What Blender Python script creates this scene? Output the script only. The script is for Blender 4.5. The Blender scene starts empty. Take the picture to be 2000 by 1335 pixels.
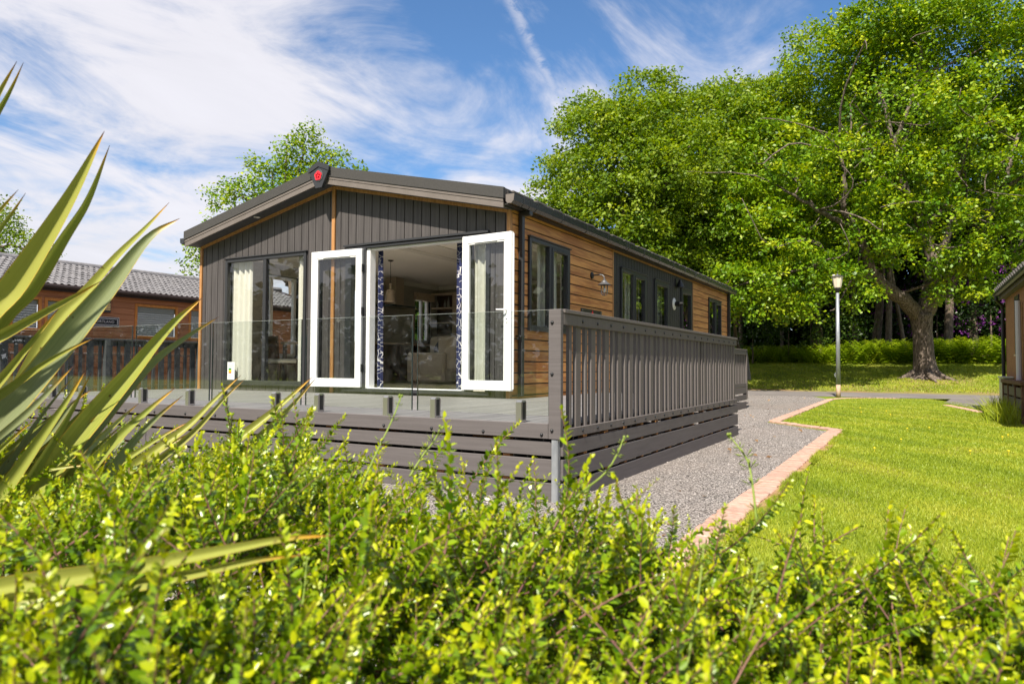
import bpy, bmesh, math, random
import numpy as np
from mathutils import Vector, Matrix
random.seed(7); rng = np.random.default_rng(11)
S = bpy.context.scene; COL = S.collection
# ------------------------------------------------------------------ camera
F_PX, YAW, PITCH, ROLL = 1374.273, -0.517617, 0.033483, 0.005147
CAM = np.array([10.553408, -7.782582, 0.419158])
_cy, _sy, _cp, _sp = math.cos(YAW), math.sin(YAW), math.cos(PITCH), math.sin(PITCH)
_w = np.array([_sy*_cp, _cy*_cp, _sp]); _r0 = np.array([_cy, -_sy, 0.0]); _u0 = np.cross(_r0, _w)
_r = math.cos(ROLL)*_r0 + math.sin(ROLL)*_u0; _u = -math.sin(ROLL)*_r0 + math.cos(ROLL)*_u0
def at(u, v, d):
    return CAM + d*(_w + _r*((u-1000)/F_PX) - _u*((v-667.5)/F_PX))
cd = bpy.data.cameras.new('camera'); co = bpy.data.objects.new('camera', cd); COL.objects.link(co)
co.matrix_world = Matrix(((_r[0], _u[0], -_w[0], CAM[0]), (_r[1], _u[1], -_w[1], CAM[1]), (_r[2], _u[2], -_w[2], CAM[2]), (0, 0, 0, 1)))
cd.sensor_width = 36; cd.sensor_fit = 'HORIZONTAL'; cd.lens = F_PX/2000*36
cd.clip_start = 0.02; cd.clip_end = 3000
cd.dof.use_dof = True; cd.dof.focus_distance = 5.0; cd.dof.aperture_fstop = 9.0
S.camera = co
# ------------------------------------------------------------------ sky, sun, exposure
SUN_EL, SUN_AZ = math.radians(51), math.radians(171.4)
wd = bpy.data.worlds.new('World'); S.world = wd; wd.use_nodes = True
nt = wd.node_tree; N = nt.nodes; L = nt.links
for n in list(N): N.remove(n)
def nd(tree, typ, **kw):
    n = tree.nodes.new(typ)
    for k, v in kw.items():
        if k.startswith('i_'):
            key = k[2:]; key = int(key) if key.isdigit() else key.replace('_', ' ')
            n.inputs[key].default_value = v
        else: setattr(n, k, v)
    return n
def mth(tree, op, a, b=None, c=None, clamp=False):
    n = tree.nodes.new('ShaderNodeMath'); n.operation = op; n.use_clamp = clamp
    for i, x in enumerate((a, b, c)):
        if x is None: continue
        if isinstance(x, (int, float)): n.inputs[i].default_value = x
        else: tree.links.new(x, n.inputs[i])
    return n.outputs[0]
def mapr(tree, x, a, b, c=0.0, d=1.0, smooth=True):
    n = tree.nodes.new('ShaderNodeMapRange'); n.interpolation_type = 'SMOOTHSTEP' if smooth else 'LINEAR'
    tree.links.new(x, n.inputs[0])
    for i, k in enumerate((a, b, c, d)): n.inputs[i+1].default_value = k
    return n.outputs[0]
def mixc(tree, f, a, b, typ='MIX'):
    n = tree.nodes.new('ShaderNodeMix'); n.data_type = 'RGBA'; n.blend_type = typ
    if isinstance(f, (int, float)): n.inputs[0].default_value = f
    else: tree.links.new(f, n.inputs[0])
    for i, x in ((6, a), (7, b)):
        if isinstance(x, (tuple, list)): n.inputs[i].default_value = (*x[:3], 1)
        else: tree.links.new(x, n.inputs[i])
    return n.outputs[2]
sky = nd(nt, 'ShaderNodeTexSky', sky_type='NISHITA', sun_disc=False, sun_elevation=SUN_EL, sun_rotation=SUN_AZ,
         air_density=1.0, dust_density=0.6, ozone_density=2.5)
tc = nd(nt, 'ShaderNodeTexCoord'); DIR = tc.outputs['Generated']
def vdot(tree, v, vec):
    n = tree.nodes.new('ShaderNodeVectorMath'); n.operation = 'DOT_PRODUCT'; tree.links.new(v, n.inputs[0]); n.inputs[1].default_value = vec
    return n.outputs['Value']
sx = nd(nt, 'ShaderNodeSeparateXYZ'); L.new(DIR, sx.inputs[0])
den = mth(nt, 'ADD', mth(nt, 'MAXIMUM', sx.outputs[2], 0.0), 0.16)
px_, py_ = mth(nt, 'DIVIDE', sx.outputs[0], den), mth(nt, 'DIVIDE', sx.outputs[1], den)
cv = nd(nt, 'ShaderNodeCombineXYZ'); L.new(px_, cv.inputs[0]); L.new(py_, cv.inputs[1])
def cloud_noise(rot, sc, scale, detail, rough, dist, off):
    m = nd(nt, 'ShaderNodeMapping'); L.new(cv.outputs[0], m.inputs[0])
    m.inputs['Rotation'].default_value = (0, 0, rot); m.inputs['Scale'].default_value = sc; m.inputs['Location'].default_value = off
    n = nd(nt, 'ShaderNodeTexNoise'); L.new(m.outputs[0], n.inputs['Vector'])
    n.inputs['Scale'].default_value = scale; n.inputs['Detail'].default_value = detail; n.inputs['Roughness'].default_value = rough; n.inputs['Distortion'].default_value = dist
    return n.outputs[0]
n1 = cloud_noise(math.radians(20), (1.0, 1.0, 1), 0.95, 7, 0.56, 0.6, (3.1, 1.7, 0))
n2 = cloud_noise(math.radians(-24), (1.35, 0.72, 1), 1.8, 8, 0.62, 1.0, (0.4, 5.2, 0))
left = vdot(nt, DIR, (-_r0[0], -_r0[1], 0.0))
cov = mth(nt, 'ADD', mth(nt, 'MULTIPLY', n1, 1.45), mth(nt, 'MULTIPLY_ADD', n2, 1.05, -0.75))
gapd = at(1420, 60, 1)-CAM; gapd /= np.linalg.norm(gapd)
gapv = mapr(nt, vdot(nt, DIR, tuple(gapd)), 0.74, 1.0, 0.25, -0.08)  # cloud added around this clear gap, mostly unseen, to brighten fill light
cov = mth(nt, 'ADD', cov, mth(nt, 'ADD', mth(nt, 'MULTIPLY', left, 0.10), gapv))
cov = mth(nt, 'ADD', cov, mapr(nt, sx.outputs[2], 0.28, 0.0, 0.0, 0.16))
cov = mth(nt, 'SUBTRACT', cov, mth(nt, 'MULTIPLY', sx.outputs[2], 0.16))
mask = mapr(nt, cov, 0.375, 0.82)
# contrail: an old vapour trail along one great circle
d1 = at(985, -20, 1)-CAM; d2 = at(1108, 240, 1)-CAM; d1 /= np.linalg.norm(d1); d2 /= np.linalg.norm(d2)
nn = np.cross(d1, d2); nn /= np.linalg.norm(nn); mid = d1+d2; mid /= np.linalg.norm(mid)
wob = cloud_noise(0.3, (1, 1, 1), 9.0, 5, 0.7, 0.6, (2, 9, 0))
dist = mth(nt, 'ABSOLUTE', mth(nt, 'ADD', vdot(nt, DIR, tuple(nn)), mth(nt, 'MULTIPLY', mth(nt, 'SUBTRACT', wob, 0.5), 0.022)))
trail = mth(nt, 'MULTIPLY', mapr(nt, dist, 0.012, 0.0), mapr(nt, vdot(nt, DIR, tuple(mid)), 0.93, 0.985))
trail = mth(nt, 'MULTIPLY', trail, mapr(nt, wob, 0.3, 0.6, 0.05, 0.44))
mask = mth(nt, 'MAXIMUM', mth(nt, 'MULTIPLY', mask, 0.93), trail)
SKY_K = 0.62; CLOUD = 4.1
skyc = mixc(nt, 1.0, sky.outputs[0], (SKY_K*0.74, SKY_K*1.0, SKY_K*1.2), 'MULTIPLY')
ctone = mapr(nt, n2, 0.3, 0.75, 0.92, 1.03, False)
cl = nd(nt, 'ShaderNodeVectorMath', operation='SCALE'); cl.inputs[0].default_value = (CLOUD*0.985, CLOUD*0.965, CLOUD*1.02); L.new(ctone, cl.inputs['Scale'])
bg = nd(nt, 'ShaderNodeBackground'); bg.inputs['Strength'].default_value = 0.1
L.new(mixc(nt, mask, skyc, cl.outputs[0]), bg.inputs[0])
wo = nd(nt, 'ShaderNodeOutputWorld'); L.new(bg.outputs[0], wo.inputs[0])
sl = bpy.data.lights.new('sun', 'SUN'); so = bpy.data.objects.new('sun', sl); COL.objects.link(so)
sl.energy = 4.0; sl.angle = math.radians(0.53); sl.color = (1.0, 0.92, 0.79)
sdir = Vector((-0.095, math.cos(SUN_EL), -math.sin(SUN_EL)))
so.rotation_euler = sdir.to_track_quat('-Z', 'Y').to_euler(); so.location = (0, -30, 40)
S.view_settings.view_transform = 'Standard'; S.view_settings.look = 'None'; S.view_settings.gamma = 1
S.view_settings.use_curve_mapping = False; S.view_settings.exposure = 1.2
S.cycles.transparent_max_bounces = 24; S.cycles.max_bounces = 8; S.cycles.diffuse_bounces = 5; S.cycles.glossy_bounces = 4
S.cycles.transmission_bounces = 4; S.cycles.caustics_reflective = False; S.cycles.caustics_refractive = False
S.cycles.use_denoising = True; S.cycles.sample_clamp_indirect = 10
# ------------------------------------------------------------------ helpers
def empty(name, loc, label=None, cat=None, group=None, kind=None):
    o = bpy.data.objects.new(name, None); COL.objects.link(o); o.location = loc; o.empty_display_size = 0.2
    return tag(o, label, cat, group, kind)
def tag(o, label=None, cat=None, group=None, kind=None):
    for k, v in (('label', label), ('category', cat), ('group', group), ('kind', kind)):
        if v: o[k] = v
    return o
ROOTLOC = {}
def world_loc(o):
    p = Vector((0, 0, 0))
    while o is not None:
        if o.type == 'EMPTY': p += Vector(o.location); 
        o = o.parent
    return p
def put(name, me, parent=None, loc=None, mat=None, **kw):
    """link a mesh object whose mesh (or loc) is given in world space"""
    o = bpy.data.objects.new(name, me); COL.objects.link(o)
    if mat is not None and not me.materials: me.materials.append(mat)
    if parent is not None:
        o.parent = parent
        base = world_loc(parent) if parent.type == 'EMPTY' else None
        if parent.type == 'EMPTY': off = world_loc(parent)
        else: off = Vector(parent.get('_wl', (0, 0, 0)))
        o.matrix_parent_inverse = Matrix.Translation(-off)
    if loc is not None: o.location = loc; 
    if parent is not None or loc is not None: o['_wl'] = tuple(loc) if loc is not None else (0, 0, 0)
    return tag(o, **kw)
class MB:
    def __init__(s): s.v = []; s.f = []; s.m = []
    def add(s, vs, fs, mi=0):
        b = len(s.v); s.v += [tuple(map(float, x)) for x in vs]; s.f += [tuple(i+b for i in f) for f in fs]; s.m += [mi]*len(fs); return s
    def box(s, x0, x1, y0, y1, z0, z1, mi=0):
        vs = [(x, y, z) for z in (z0, z1) for y in (y0, y1) for x in (x0, x1)]
        return s.add(vs, [(0, 2, 3, 1), (4, 5, 7, 6), (0, 1, 5, 4), (2, 6, 7, 3), (0, 4, 6, 2), (1, 3, 7, 5)], mi)
    def cbox(s, x0, x1, y0, y1, z0, z1, c=0.004, mi=0):
        lo = (x0, y0, z0); hi = (x1, y1, z1); vs = []; idx = {}
        for cx in (0, 1):
            for cy in (0, 1):
                for cz in (0, 1):
                    for ax in range(3):
                        p = []
                        for k, bit in enumerate((cx, cy, cz)):
                            e = hi[k] if bit else lo[k]
                            if k != ax: e += -c if bit else c
                            p.append(e)
                        idx[(cx, cy, cz, ax)] = len(vs); vs.append(p)
        fs = []
        cyc = [(0, 0), (1, 0), (1, 1), (0, 1)]
        for ax in range(3):
            a, b = [k for k in range(3) if k != ax]
            for bit in (0, 1):
                f = []
                for p, q in cyc:
                    key = [0, 0, 0]; key[ax] = bit; key[a] = p; key[b] = q; f.append(idx[(*key, ax)])
                fs.append(f)
            # edges parallel to ax
            for p in (0, 1):
                for q in (0, 1):
                    k0 = [0, 0, 0]; k0[a] = p; k0[b] = q; k1 = list(k0); k1[ax] = 1
                    fs.append([idx[(*k0, a)], idx[(*k0, b)], idx[(*k1, b)], idx[(*k1, a)]])
        for cx in (0, 1):
            for cy in (0, 1):
                for cz in (0, 1): fs.append([idx[(cx, cy, cz, k)] for k in range(3)])
        return s.add(vs, fs, mi)
    def prism(s, poly, axis, a0, a1, mi=0):
        n = len(poly)
        def P(p, a):
            return {0: (a, p[0], p[1]), 1: (p[0], a, p[1]), 2: (p[0], p[1], a)}[axis]
        vs = [P(p, a0) for p in poly]+[P(p, a1) for p in poly]
        fs = [tuple(range(n)), tuple(range(2*n-1, n-1, -1))]+[(i, (i+1) % n, n+(i+1) % n, n+i) for i in range(n)]
        return s.add(vs, fs, mi)
    def tube(s, pts, rad, n=8, mi=0, cap=True):
        pts = [Vector(p) for p in pts]; rad = rad if hasattr(rad, '__len__') else [rad]*len(pts); vs = []; fs = []
        t0 = (pts[1]-pts[0]).normalized(); a = t0.orthogonal().normalized()
        for i, p in enumerate(pts):
            t = (pts[min(i+1, len(pts)-1)]-pts[max(i-1, 0)]).normalized()
            a = (a-t*a.dot(t)).normalized(); b = t.cross(a)
            for k in range(n):
                ang = 2*math.pi*k/n; vs.append(p+(a*math.cos(ang)+b*math.sin(ang))*rad[i])
        for i in range(len(pts)-1):
            for k in range(n): fs.append((i*n+k, i*n+(k+1) % n, (i+1)*n+(k+1) % n, (i+1)*n+k))
        if cap: fs += [tuple(range(n-1, -1, -1)), tuple(range((len(pts)-1)*n, len(pts)*n))]
        return s.add(vs, fs, mi)
    def lathe(s, prof, c, n=16, mi=0, axis='Z'):
        vs = []; fs = []; m = len(prof)
        for r, h in prof:
            for k in range(n):
                a = 2*math.pi*k/n; p = (r*math.cos(a), r*math.sin(a), h)
                if axis == 'X': p = (p[2], p[0], p[1])
                if axis == 'Y': p = (p[0], p[2], p[1])
                vs.append((c[0]+p[0], c[1]+p[1], c[2]+p[2]))
        for i in range(m-1):
            for k in range(n): fs.append((i*n+k, i*n+(k+1) % n, (i+1)*n+(k+1) % n, (i+1)*n+k))
        fs += [tuple(range(n-1, -1, -1)), tuple(range((m-1)*n, m*n))]
        return s.add(vs, fs, mi)
    def mesh(s, name, mats, smooth=False):
        me = bpy.data.meshes.new(name); me.from_pydata(s.v, [], s.f)
        bm = bmesh.new(); bm.from_mesh(me); bmesh.ops.recalc_face_normals(bm, faces=bm.faces); bm.to_mesh(me); bm.free()
        mats = mats if isinstance(mats, (list, tuple)) else [mats]
        for m in mats: me.materials.append(m)
        me.polygons.foreach_set('material_index', s.m)
        if smooth: me.polygons.foreach_set('use_smooth', [True]*len(me.polygons))
        me.update(); return me
    def build(s, name, mats, parent=None, smooth=False, **kw):
        return put(name, s.mesh(name, mats, smooth), parent, **kw)
def np_mesh(name, verts, faces, mat, rnd=None, smooth=False, extra=None):
    """verts (N,3), faces (M,k) arrays -> mesh"""
    me = bpy.data.meshes.new(name); k = faces.shape[1]
    me.vertices.add(len(verts)); me.vertices.foreach_set('co', np.ascontiguousarray(verts, dtype=np.float32).ravel())
    me.loops.add(faces.size); me.loops.foreach_set('vertex_index', np.ascontiguousarray(faces, dtype=np.int32).ravel())
    me.polygons.add(len(faces)); me.polygons.foreach_set('loop_start', np.arange(0, faces.size, k, dtype=np.int32))
    if smooth: me.polygons.foreach_set('use_smooth', np.ones(len(faces), dtype=bool))
    me.materials.append(mat)
    me.update(calc_edges=True); me.validate()
    for nm, arr in ([('rnd', rnd)] if rnd is not None else [])+list((extra or {}).items()):
        a = me.attributes.new(nm, 'FLOAT', 'POINT'); a.data.foreach_set('value', np.ascontiguousarray(arr, dtype=np.float32))
    return me
def rects_minus(rect, holes):
    out = [rect]
    for h in holes:
        nx = []
        for a0, a1, b0, b1 in out:
            if h[0] >= a1 or h[1] <= a0 or h[2] >= b1 or h[3] <= b0: nx.append((a0, a1, b0, b1)); continue
            if h[0] > a0: nx.append((a0, h[0], b0, b1))
            if h[1] < a1: nx.append((h[1], a1, b0, b1))
            m0, m1 = max(a0, h[0]), min(a1, h[1])
            if h[2] > b0: nx.append((m0, m1, b0, h[2]))
            if h[3] < b1: nx.append((m0, m1, h[3], b1))
        out = nx
    return [r for r in out if r[1]-r[0] > 0.006 and r[3]-r[2] > 0.006]
# ------------------------------------------------------------------ materials
def newmat(name):
    m = bpy.data.materials.new(name); m.use_nodes = True; t = m.node_tree
    for n in list(t.nodes): t.nodes.remove(n)
    o = t.nodes.new('ShaderNodeOutputMaterial'); return m, t, o
def pbr(name, c1, c2=None, scale=(8, 8, 8), nscale=1.0, detail=5, rough=0.6, rvar=0.0, bump=0.0, bdist=0.002, metal=0.0, spec=0.5, objvar=0.0, contrast=(0.35, 0.65), shift=True, speck=None, coat=0.0, bscale=None):
    m, t, o = newmat(name); b = t.nodes.new('ShaderNodeBsdfPrincipled'); t.links.new(b.outputs[0], o.inputs[0])
    b.inputs['Roughness'].default_value = rough; b.inputs['Metallic'].default_value = metal; b.inputs['Specular IOR Level'].default_value = spec
    if coat: b.inputs['Coat Weight'].default_value = coat; b.inputs['Coat Roughness'].default_value = 0.08
    tcn = t.nodes.new('ShaderNodeTexCoord'); oi = t.nodes.new('ShaderNodeObjectInfo')
    vec = tcn.outputs['Object']
    if shift:
        va = t.nodes.new('ShaderNodeVectorMath'); va.operation = 'MULTIPLY_ADD'
        cx = t.nodes.new('ShaderNodeCombineXYZ')
        for k in range(3): t.links.new(oi.outputs['Random'], cx.inputs[k])
        va.inputs[1].default_value = (37.0, 53.0, 71.0); t.links.new(cx.outputs[0], va.inputs[0]); t.links.new(vec, va.inputs[2]); vec = va.outputs[0]
    mp = t.nodes.new('ShaderNodeMapping'); mp.inputs['Scale'].default_value = scale; t.links.new(vec, mp.inputs[0])
    nz = t.nodes.new('ShaderNodeTexNoise'); nz.inputs['Scale'].default_value = nscale; nz.inputs['Detail'].default_value = detail; nz.inputs['Roughness'].default_value = 0.62
    nz.inputs['Distortion'].default_value = 0.4; t.links.new(mp.outputs[0], nz.inputs['Vector'])
    fac = mapr(t, nz.outputs[0], contrast[0], contrast[1])
    col = mixc(t, fac, c1, c2 if c2 else c1)
    if speck:
        vz = t.nodes.new('ShaderNodeTexNoise'); vz.inputs['Scale'].default_value = speck[0]; vz.inputs['Detail'].default_value = 2; t.links.new(tcn.outputs['Object'], vz.inputs['Vector'])
        col = mixc(t, mapr(t, vz.outputs[0], speck[1], speck[1]+0.08), col, speck[2])
    if objvar:
        hv = t.nodes.new('ShaderNodeHueSaturation'); t.links.new(col, hv.inputs['Color'])
        t.links.new(mth(t, 'MULTIPLY_ADD', oi.outputs['Random'], 2*objvar, 1-objvar), hv.inputs['Value']); col = hv.outputs[0]
    t.links.new(col, b.inputs['Base Color'])
    if rvar: t.links.new(mth(t, 'MULTIPLY_ADD', nz.outputs[0], rvar, rough-rvar/2, True), b.inputs['Roughness'])
    if bump:
        bp = t.nodes.new('ShaderNodeBump'); bp.inputs['Strength'].default_value = bump; bp.inputs['Distance'].default_value = bdist
        if bscale:
            n2_ = t.nodes.new('ShaderNodeTexNoise'); n2_.inputs['Scale'].default_value = bscale; n2_.inputs['Detail'].default_value = 4; t.links.new(tcn.outputs['Object'], n2_.inputs['Vector'])
            t.links.new(n2_.outputs[0], bp.inputs['Height'])
        else: t.links.new(nz.outputs[0], bp.inputs['Height'])
        t.links.new(bp.outputs[0], b.inputs['Normal'])
    return m
def leafmat(name, dark, mid, light, rough=0.4, trans=0.35, spec=0.4, back=None):
    m, t, o = newmat(name); at_ = t.nodes.new('ShaderNodeAttribute'); at_.attribute_name = 'rnd'
    r = t.nodes.new('ShaderNodeValToRGB'); e = r.color_ramp.elements
    e[0].position = 0.0; e[0].color = (*dark, 1); e[1].position = 1.0; e[1].color = (*light, 1); k = e.new(0.5); k.color = (*mid, 1)
    t.links.new(at_.outputs['Fac'], r.inputs[0]); col = r.outputs[0]
    if back:
        g = t.nodes.new('ShaderNodeNewGeometry'); col = mixc(t, g.outputs['Backfacing'], col, back)
    b = t.nodes.new('ShaderNodeBsdfPrincipled'); b.inputs['Roughness'].default_value = rough; b.inputs['Specular IOR Level'].default_value = spec
    t.links.new(col, b.inputs['Base Color'])
    tr = t.nodes.new('ShaderNodeBsdfTranslucent'); h = t.nodes.new('ShaderNodeHueSaturation'); h.inputs['Saturation'].default_value = 1.1; h.inputs['Value'].default_value = 1.25
    h.inputs['Hue'].default_value = 0.492; t.links.new(col, h.inputs['Color']); t.links.new(h.outputs[0], tr.inputs[0])
    mx = t.nodes.new('ShaderNodeMixShader'); mx.inputs[0].default_value = trans
    t.links.new(b.outputs[0], mx.inputs[1]); t.links.new(tr.outputs[0], mx.inputs[2]); t.links.new(mx.outputs[0], o.inputs[0])
    return m
def glassmat(name, tint=(0.93, 0.96, 0.95), f0=0.05, dirt=0.0, body=None):
    m, t, o = newmat(name); lw = t.nodes.new('ShaderNodeLayerWeight'); lw.inputs[0].default_value = 0.5
    g = t.nodes.new('ShaderNodeNewGeometry')
    p5 = mth(t, 'POWER', lw.outputs['Facing'], 4.0)
    fac = mth(t, 'MULTIPLY_ADD', p5, 1-f0, f0, True)
    tr = t.nodes.new('ShaderNodeBsdfTransparent'); tr.inputs[0].default_value = (*tint, 1)
    gl = t.nodes.new('ShaderNodeBsdfGlossy'); gl.inputs['Roughness'].default_value = 0.0
    base = tr.outputs[0]
    if dirt:
        nz = t.nodes.new('ShaderNodeTexNoise'); nz.inputs['Scale'].default_value = 14; nz.inputs['Detail'].default_value = 8
        tcn = t.nodes.new('ShaderNodeTexCoord'); t.links.new(tcn.outputs['Object'], nz.inputs['Vector'])
        df = t.nodes.new('ShaderNodeBsdfDiffuse'); df.inputs[0].default_value = (0.5, 0.5, 0.47, 1)
        m2 = t.nodes.new('ShaderNodeMixShader'); t.links.new(mapr(t, nz.outputs[0], 0.35, 0.95, 0.0, dirt), m2.inputs[0])
        t.links.new(tr.outputs[0], m2.inputs[1]); t.links.new(df.outputs[0], m2.inputs[2]); base = m2.outputs[0]
    mx = t.nodes.new('ShaderNodeMixShader'); t.links.new(fac, mx.inputs[0]); t.links.new(base, mx.inputs[1]); t.links.new(gl.outputs[0], mx.inputs[2])
    t.links.new(mx.outputs[0], o.inputs[0]); return m
M = {}
M['clad'] = pbr('grey_cladding', (0.046, 0.041, 0.041), (0.077, 0.069, 0.068), (55, 55, 1.3), rough=0.6, bump=0.25, objvar=0.06)
M['black_clad'] = pbr('black_cladding', (0.016, 0.015, 0.014), (0.03, 0.027, 0.025), (45, 45, 1.5), rough=0.6, bump=0.2, objvar=0.12)
M['cedar'] = pbr('cedar_board', (0.40, 0.15, 0.042), (0.64, 0.30, 0.088), (14, 1.1, 16), rough=0.55, bump=0.2, objvar=0.1, contrast=(0.36, 0.6))
M['oak_trim'] = pbr('oak_trim', (0.33, 0.15, 0.048), (0.47, 0.24, 0.09), (30, 30, 3), rough=0.55, bump=0.1)
M['anthracite'] = pbr('anthracite', (0.03, 0.031, 0.034), rough=0.35, spec=0.5)
M['gutter'] = pbr('gutter_plastic', (0.025, 0.028, 0.03), rough=0.22, spec=0.6)
M['upvc'] = pbr('white_upvc', (0.78, 0.78, 0.78), rough=0.25)
M['felt'] = pbr('roof_felt', (0.03, 0.029, 0.028), (0.06, 0.057, 0.055), (1, 1, 1), nscale=160, detail=3, rough=0.9, bump=0.6, bdist=0.004)
M['fascia'] = pbr('taupe_fascia', (0.135, 0.115, 0.102), (0.155, 0.133, 0.12), (6, 6, 6), rough=0.5)
M['composite'] = pbr('taupe_composite', (0.088, 0.078, 0.078), (0.106, 0.095, 0.095), (2, 2, 60), rough=0.7, bump=0.05, objvar=0.05, speck=(420, 0.66, (0.2, 0.17, 0.155)))
M['slat'] = pbr('slat_composite', (0.105, 0.091, 0.086), (0.128, 0.111, 0.106), (60, 60, 2), rough=0.7, bump=0.1, objvar=0.05)
M['deck'] = pbr('deck_composite', (0.15, 0.142, 0.142), (0.23, 0.217, 0.216), (60, 1.6, 10), rough=0.58, bump=0.3, objvar=0.10)
M['dark_grey'] = pbr('dark_grey_paint', (0.05, 0.054, 0.058), (0.065, 0.07, 0.075), (30, 30, 2), rough=0.6)
M['bolt'] = pbr('black_bolt', (0.015, 0.016, 0.018), rough=0.3)
M['steel'] = pbr('satin_steel', (0.50, 0.49, 0.49), rough=0.28, metal=0.9)
M['galv'] = pbr('galvanised', (0.27, 0.29, 0.315), (0.36, 0.38, 0.40), (12, 12, 5), rough=0.5, metal=0.55)
M['stud'] = pbr('treated_stud', (0.35, 0.15, 0.05), (0.46, 0.22, 0.08), (20, 20, 3), rough=0.8)
M['glass'] = glassmat('window_glass', (0.97, 0.98, 0.975), 0.055)
M['bal_glass'] = glassmat('balustrade_glass', (0.93, 0.955, 0.945), 0.045, dirt=0.025)
M['pale_edge'] = pbr('pale_glass_edge', (0.42, 0.47, 0.46), rough=0.2, spec=0.6)
M['glass_edge'] = pbr('glass_edge', (0.03, 0.05, 0.05), rough=0.12, spec=0.8)
M['red'] = pbr('red_enamel', (0.72, 0.02, 0.035), rough=0.35)
M['white_paint'] = pbr('white_paint', (0.72, 0.70, 0.66), rough=0.6)
M['ceiling'] = pbr('textured_ceiling', (0.86, 0.84, 0.79), (0.9, 0.88, 0.84), (3, 14, 3), nscale=1.2, rough=0.8, bump=0.9, bdist=0.02)
M['wallpaper'] = pbr('olive_wallpaper', (0.33, 0.31, 0.265), (0.4, 0.375, 0.325), (30, 30, 30), rough=0.8)
M['cream_wall'] = pbr('cream_wall', (0.74, 0.71, 0.66), rough=0.8)
M['floor_vinyl'] = pbr('oak_vinyl', (0.66, 0.59, 0.49), (0.76, 0.68, 0.58), (12, 1.5, 10), rough=0.4)
M['cream_plain'] = pbr('cream_cloth', (0.66, 0.65, 0.58), (0.74, 0.73, 0.67), (4, 4, 40), rough=0.9)
M['cream_cloth'] = leafmat('cream_curtain', (0.80, 0.78, 0.70), (0.84, 0.82, 0.76), (0.86, 0.85, 0.8), rough=0.9, trans=0.18, spec=0.1)
M['sofa'] = pbr('oatmeal_fabric', (0.5, 0.44, 0.36), (0.6, 0.54, 0.45), (90, 90, 90), rough=0.95, bump=0.4)
M['navy_cloth'] = pbr('navy_cloth', (0.012, 0.017, 0.05), rough=0.9)
M['dark_wood'] = pbr('dark_wood', (0.06, 0.035, 0.022), (0.09, 0.055, 0.034), (20, 20, 3), rough=0.45)
M['light_wood'] = pbr('light_wood', (0.52, 0.42, 0.31), (0.6, 0.5, 0.38), (4, 30, 30), rough=0.5)
M['lantern_metal'] = pbr('lantern_metal', (0.11, 0.11, 0.115), rough=0.5, metal=0.4)
M['black_metal'] = pbr('black_metal', (0.012, 0.012, 0.013), rough=0.4)
M['opal'] = pbr('opal_glass', (0.62, 0.55, 0.43), (0.7, 0.63, 0.5), (20, 20, 4), rough=0.3)
M['bulb'] = pbr('bulb_glass', (0.85, 0.82, 0.75), rough=0.15)
M['brushed'] = pbr('champagne_metal', (0.55, 0.47, 0.38), rough=0.35, metal=0.85)
M['chalet'] = pbr('chalet_board', (0.34, 0.125, 0.046), (0.44, 0.175, 0.07), (20, 1.5, 20), rough=0.6, objvar=0.08)
M['chalet_trim'] = pbr('chalet_trim', (0.5, 0.17, 0.025), (0.6, 0.23, 0.04), (20, 20, 4), rough=0.5)
M['dark_brown'] = pbr('dark_brown', (0.028, 0.016, 0.013), rough=0.6)
M['tile'] = pbr('grey_tile', (0.15, 0.145, 0.15), (0.215, 0.205, 0.21), (9, 9, 9), rough=0.55, objvar=0.1)
M['dark_tile'] = pbr('dark_tile', (0.05, 0.045, 0.042), (0.10, 0.09, 0.083), (40, 40, 40), rough=0.85, objvar=0.2)
M['blind'] = pbr('pale_blind', (0.34, 0.34, 0.31), rough=0.6)
M['amber'] = pbr('amber_glass', (0.75, 0.5, 0.2), rough=0.4)
M['kerb'] = pbr('kerb_block', (0.37, 0.22, 0.165), (0.46, 0.30, 0.235), (22, 22, 22), rough=0.85, bump=0.5, objvar=0.13, bscale=120)
M['tarmac'] = pbr('tarmac', (0.135, 0.12, 0.113), (0.185, 0.165, 0.155), (0.5, 0.9, 1), nscale=1.6, detail=8, rough=0.9, bump=0.5, bscale=60, bdist=0.006)
M['hut_wall'] = pbr('hut_wall', (0.25, 0.115, 0.052), (0.31, 0.15, 0.07), (8, 8, 8), rough=0.85, bump=0.4, bscale=60)
M['old_timber'] = pbr('old_timber', (0.1, 0.045, 0.03), (0.16, 0.09, 0.055), (15, 15, 3), rough=0.85)
M['grey_board'] = pbr('grey_board', (0.12, 0.10, 0.095), rough=0.7)
M['box_cream'] = pbr('meter_box', (0.5, 0.5, 0.42), rough=0.5)
M['pale_pipe'] = pbr('pale_pipe', (0.55, 0.53, 0.55), rough=0.4)
M['rust'] = pbr('rusty_galv', (0.36, 0.23, 0.15), (0.45, 0.33, 0.25), (20, 20, 6), rough=0.7)
M['bark'] = pbr('oak_bark', (0.06, 0.045, 0.036), (0.21, 0.165, 0.135), (9, 9, 2.4), nscale=2.2, detail=8, rough=0.95, bump=1.0, bdist=0.05, contrast=(0.38, 0.62), shift=False)
M['bark2'] = pbr('wood_bark', (0.08, 0.058, 0.042), (0.19, 0.145, 0.105), (9, 9, 2.5), nscale=1.5, rough=0.95, bump=0.8, bdist=0.03)
M['soil'] = pbr('soil', (0.05, 0.036, 0.025), (0.09, 0.065, 0.045), (3, 3, 3), rough=0.95)
M['dry_soil'] = pbr('dry_soil', (0.22, 0.12, 0.05), (0.34, 0.21, 0.10), (9, 9, 9), rough=0.95, bump=0.6)
M['card'] = pbr('white_card', (0.78, 0.78, 0.77), rough=0.5)
M['green'] = pbr('print_green', (0.01, 0.2, 0.09), rough=0.5)
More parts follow.
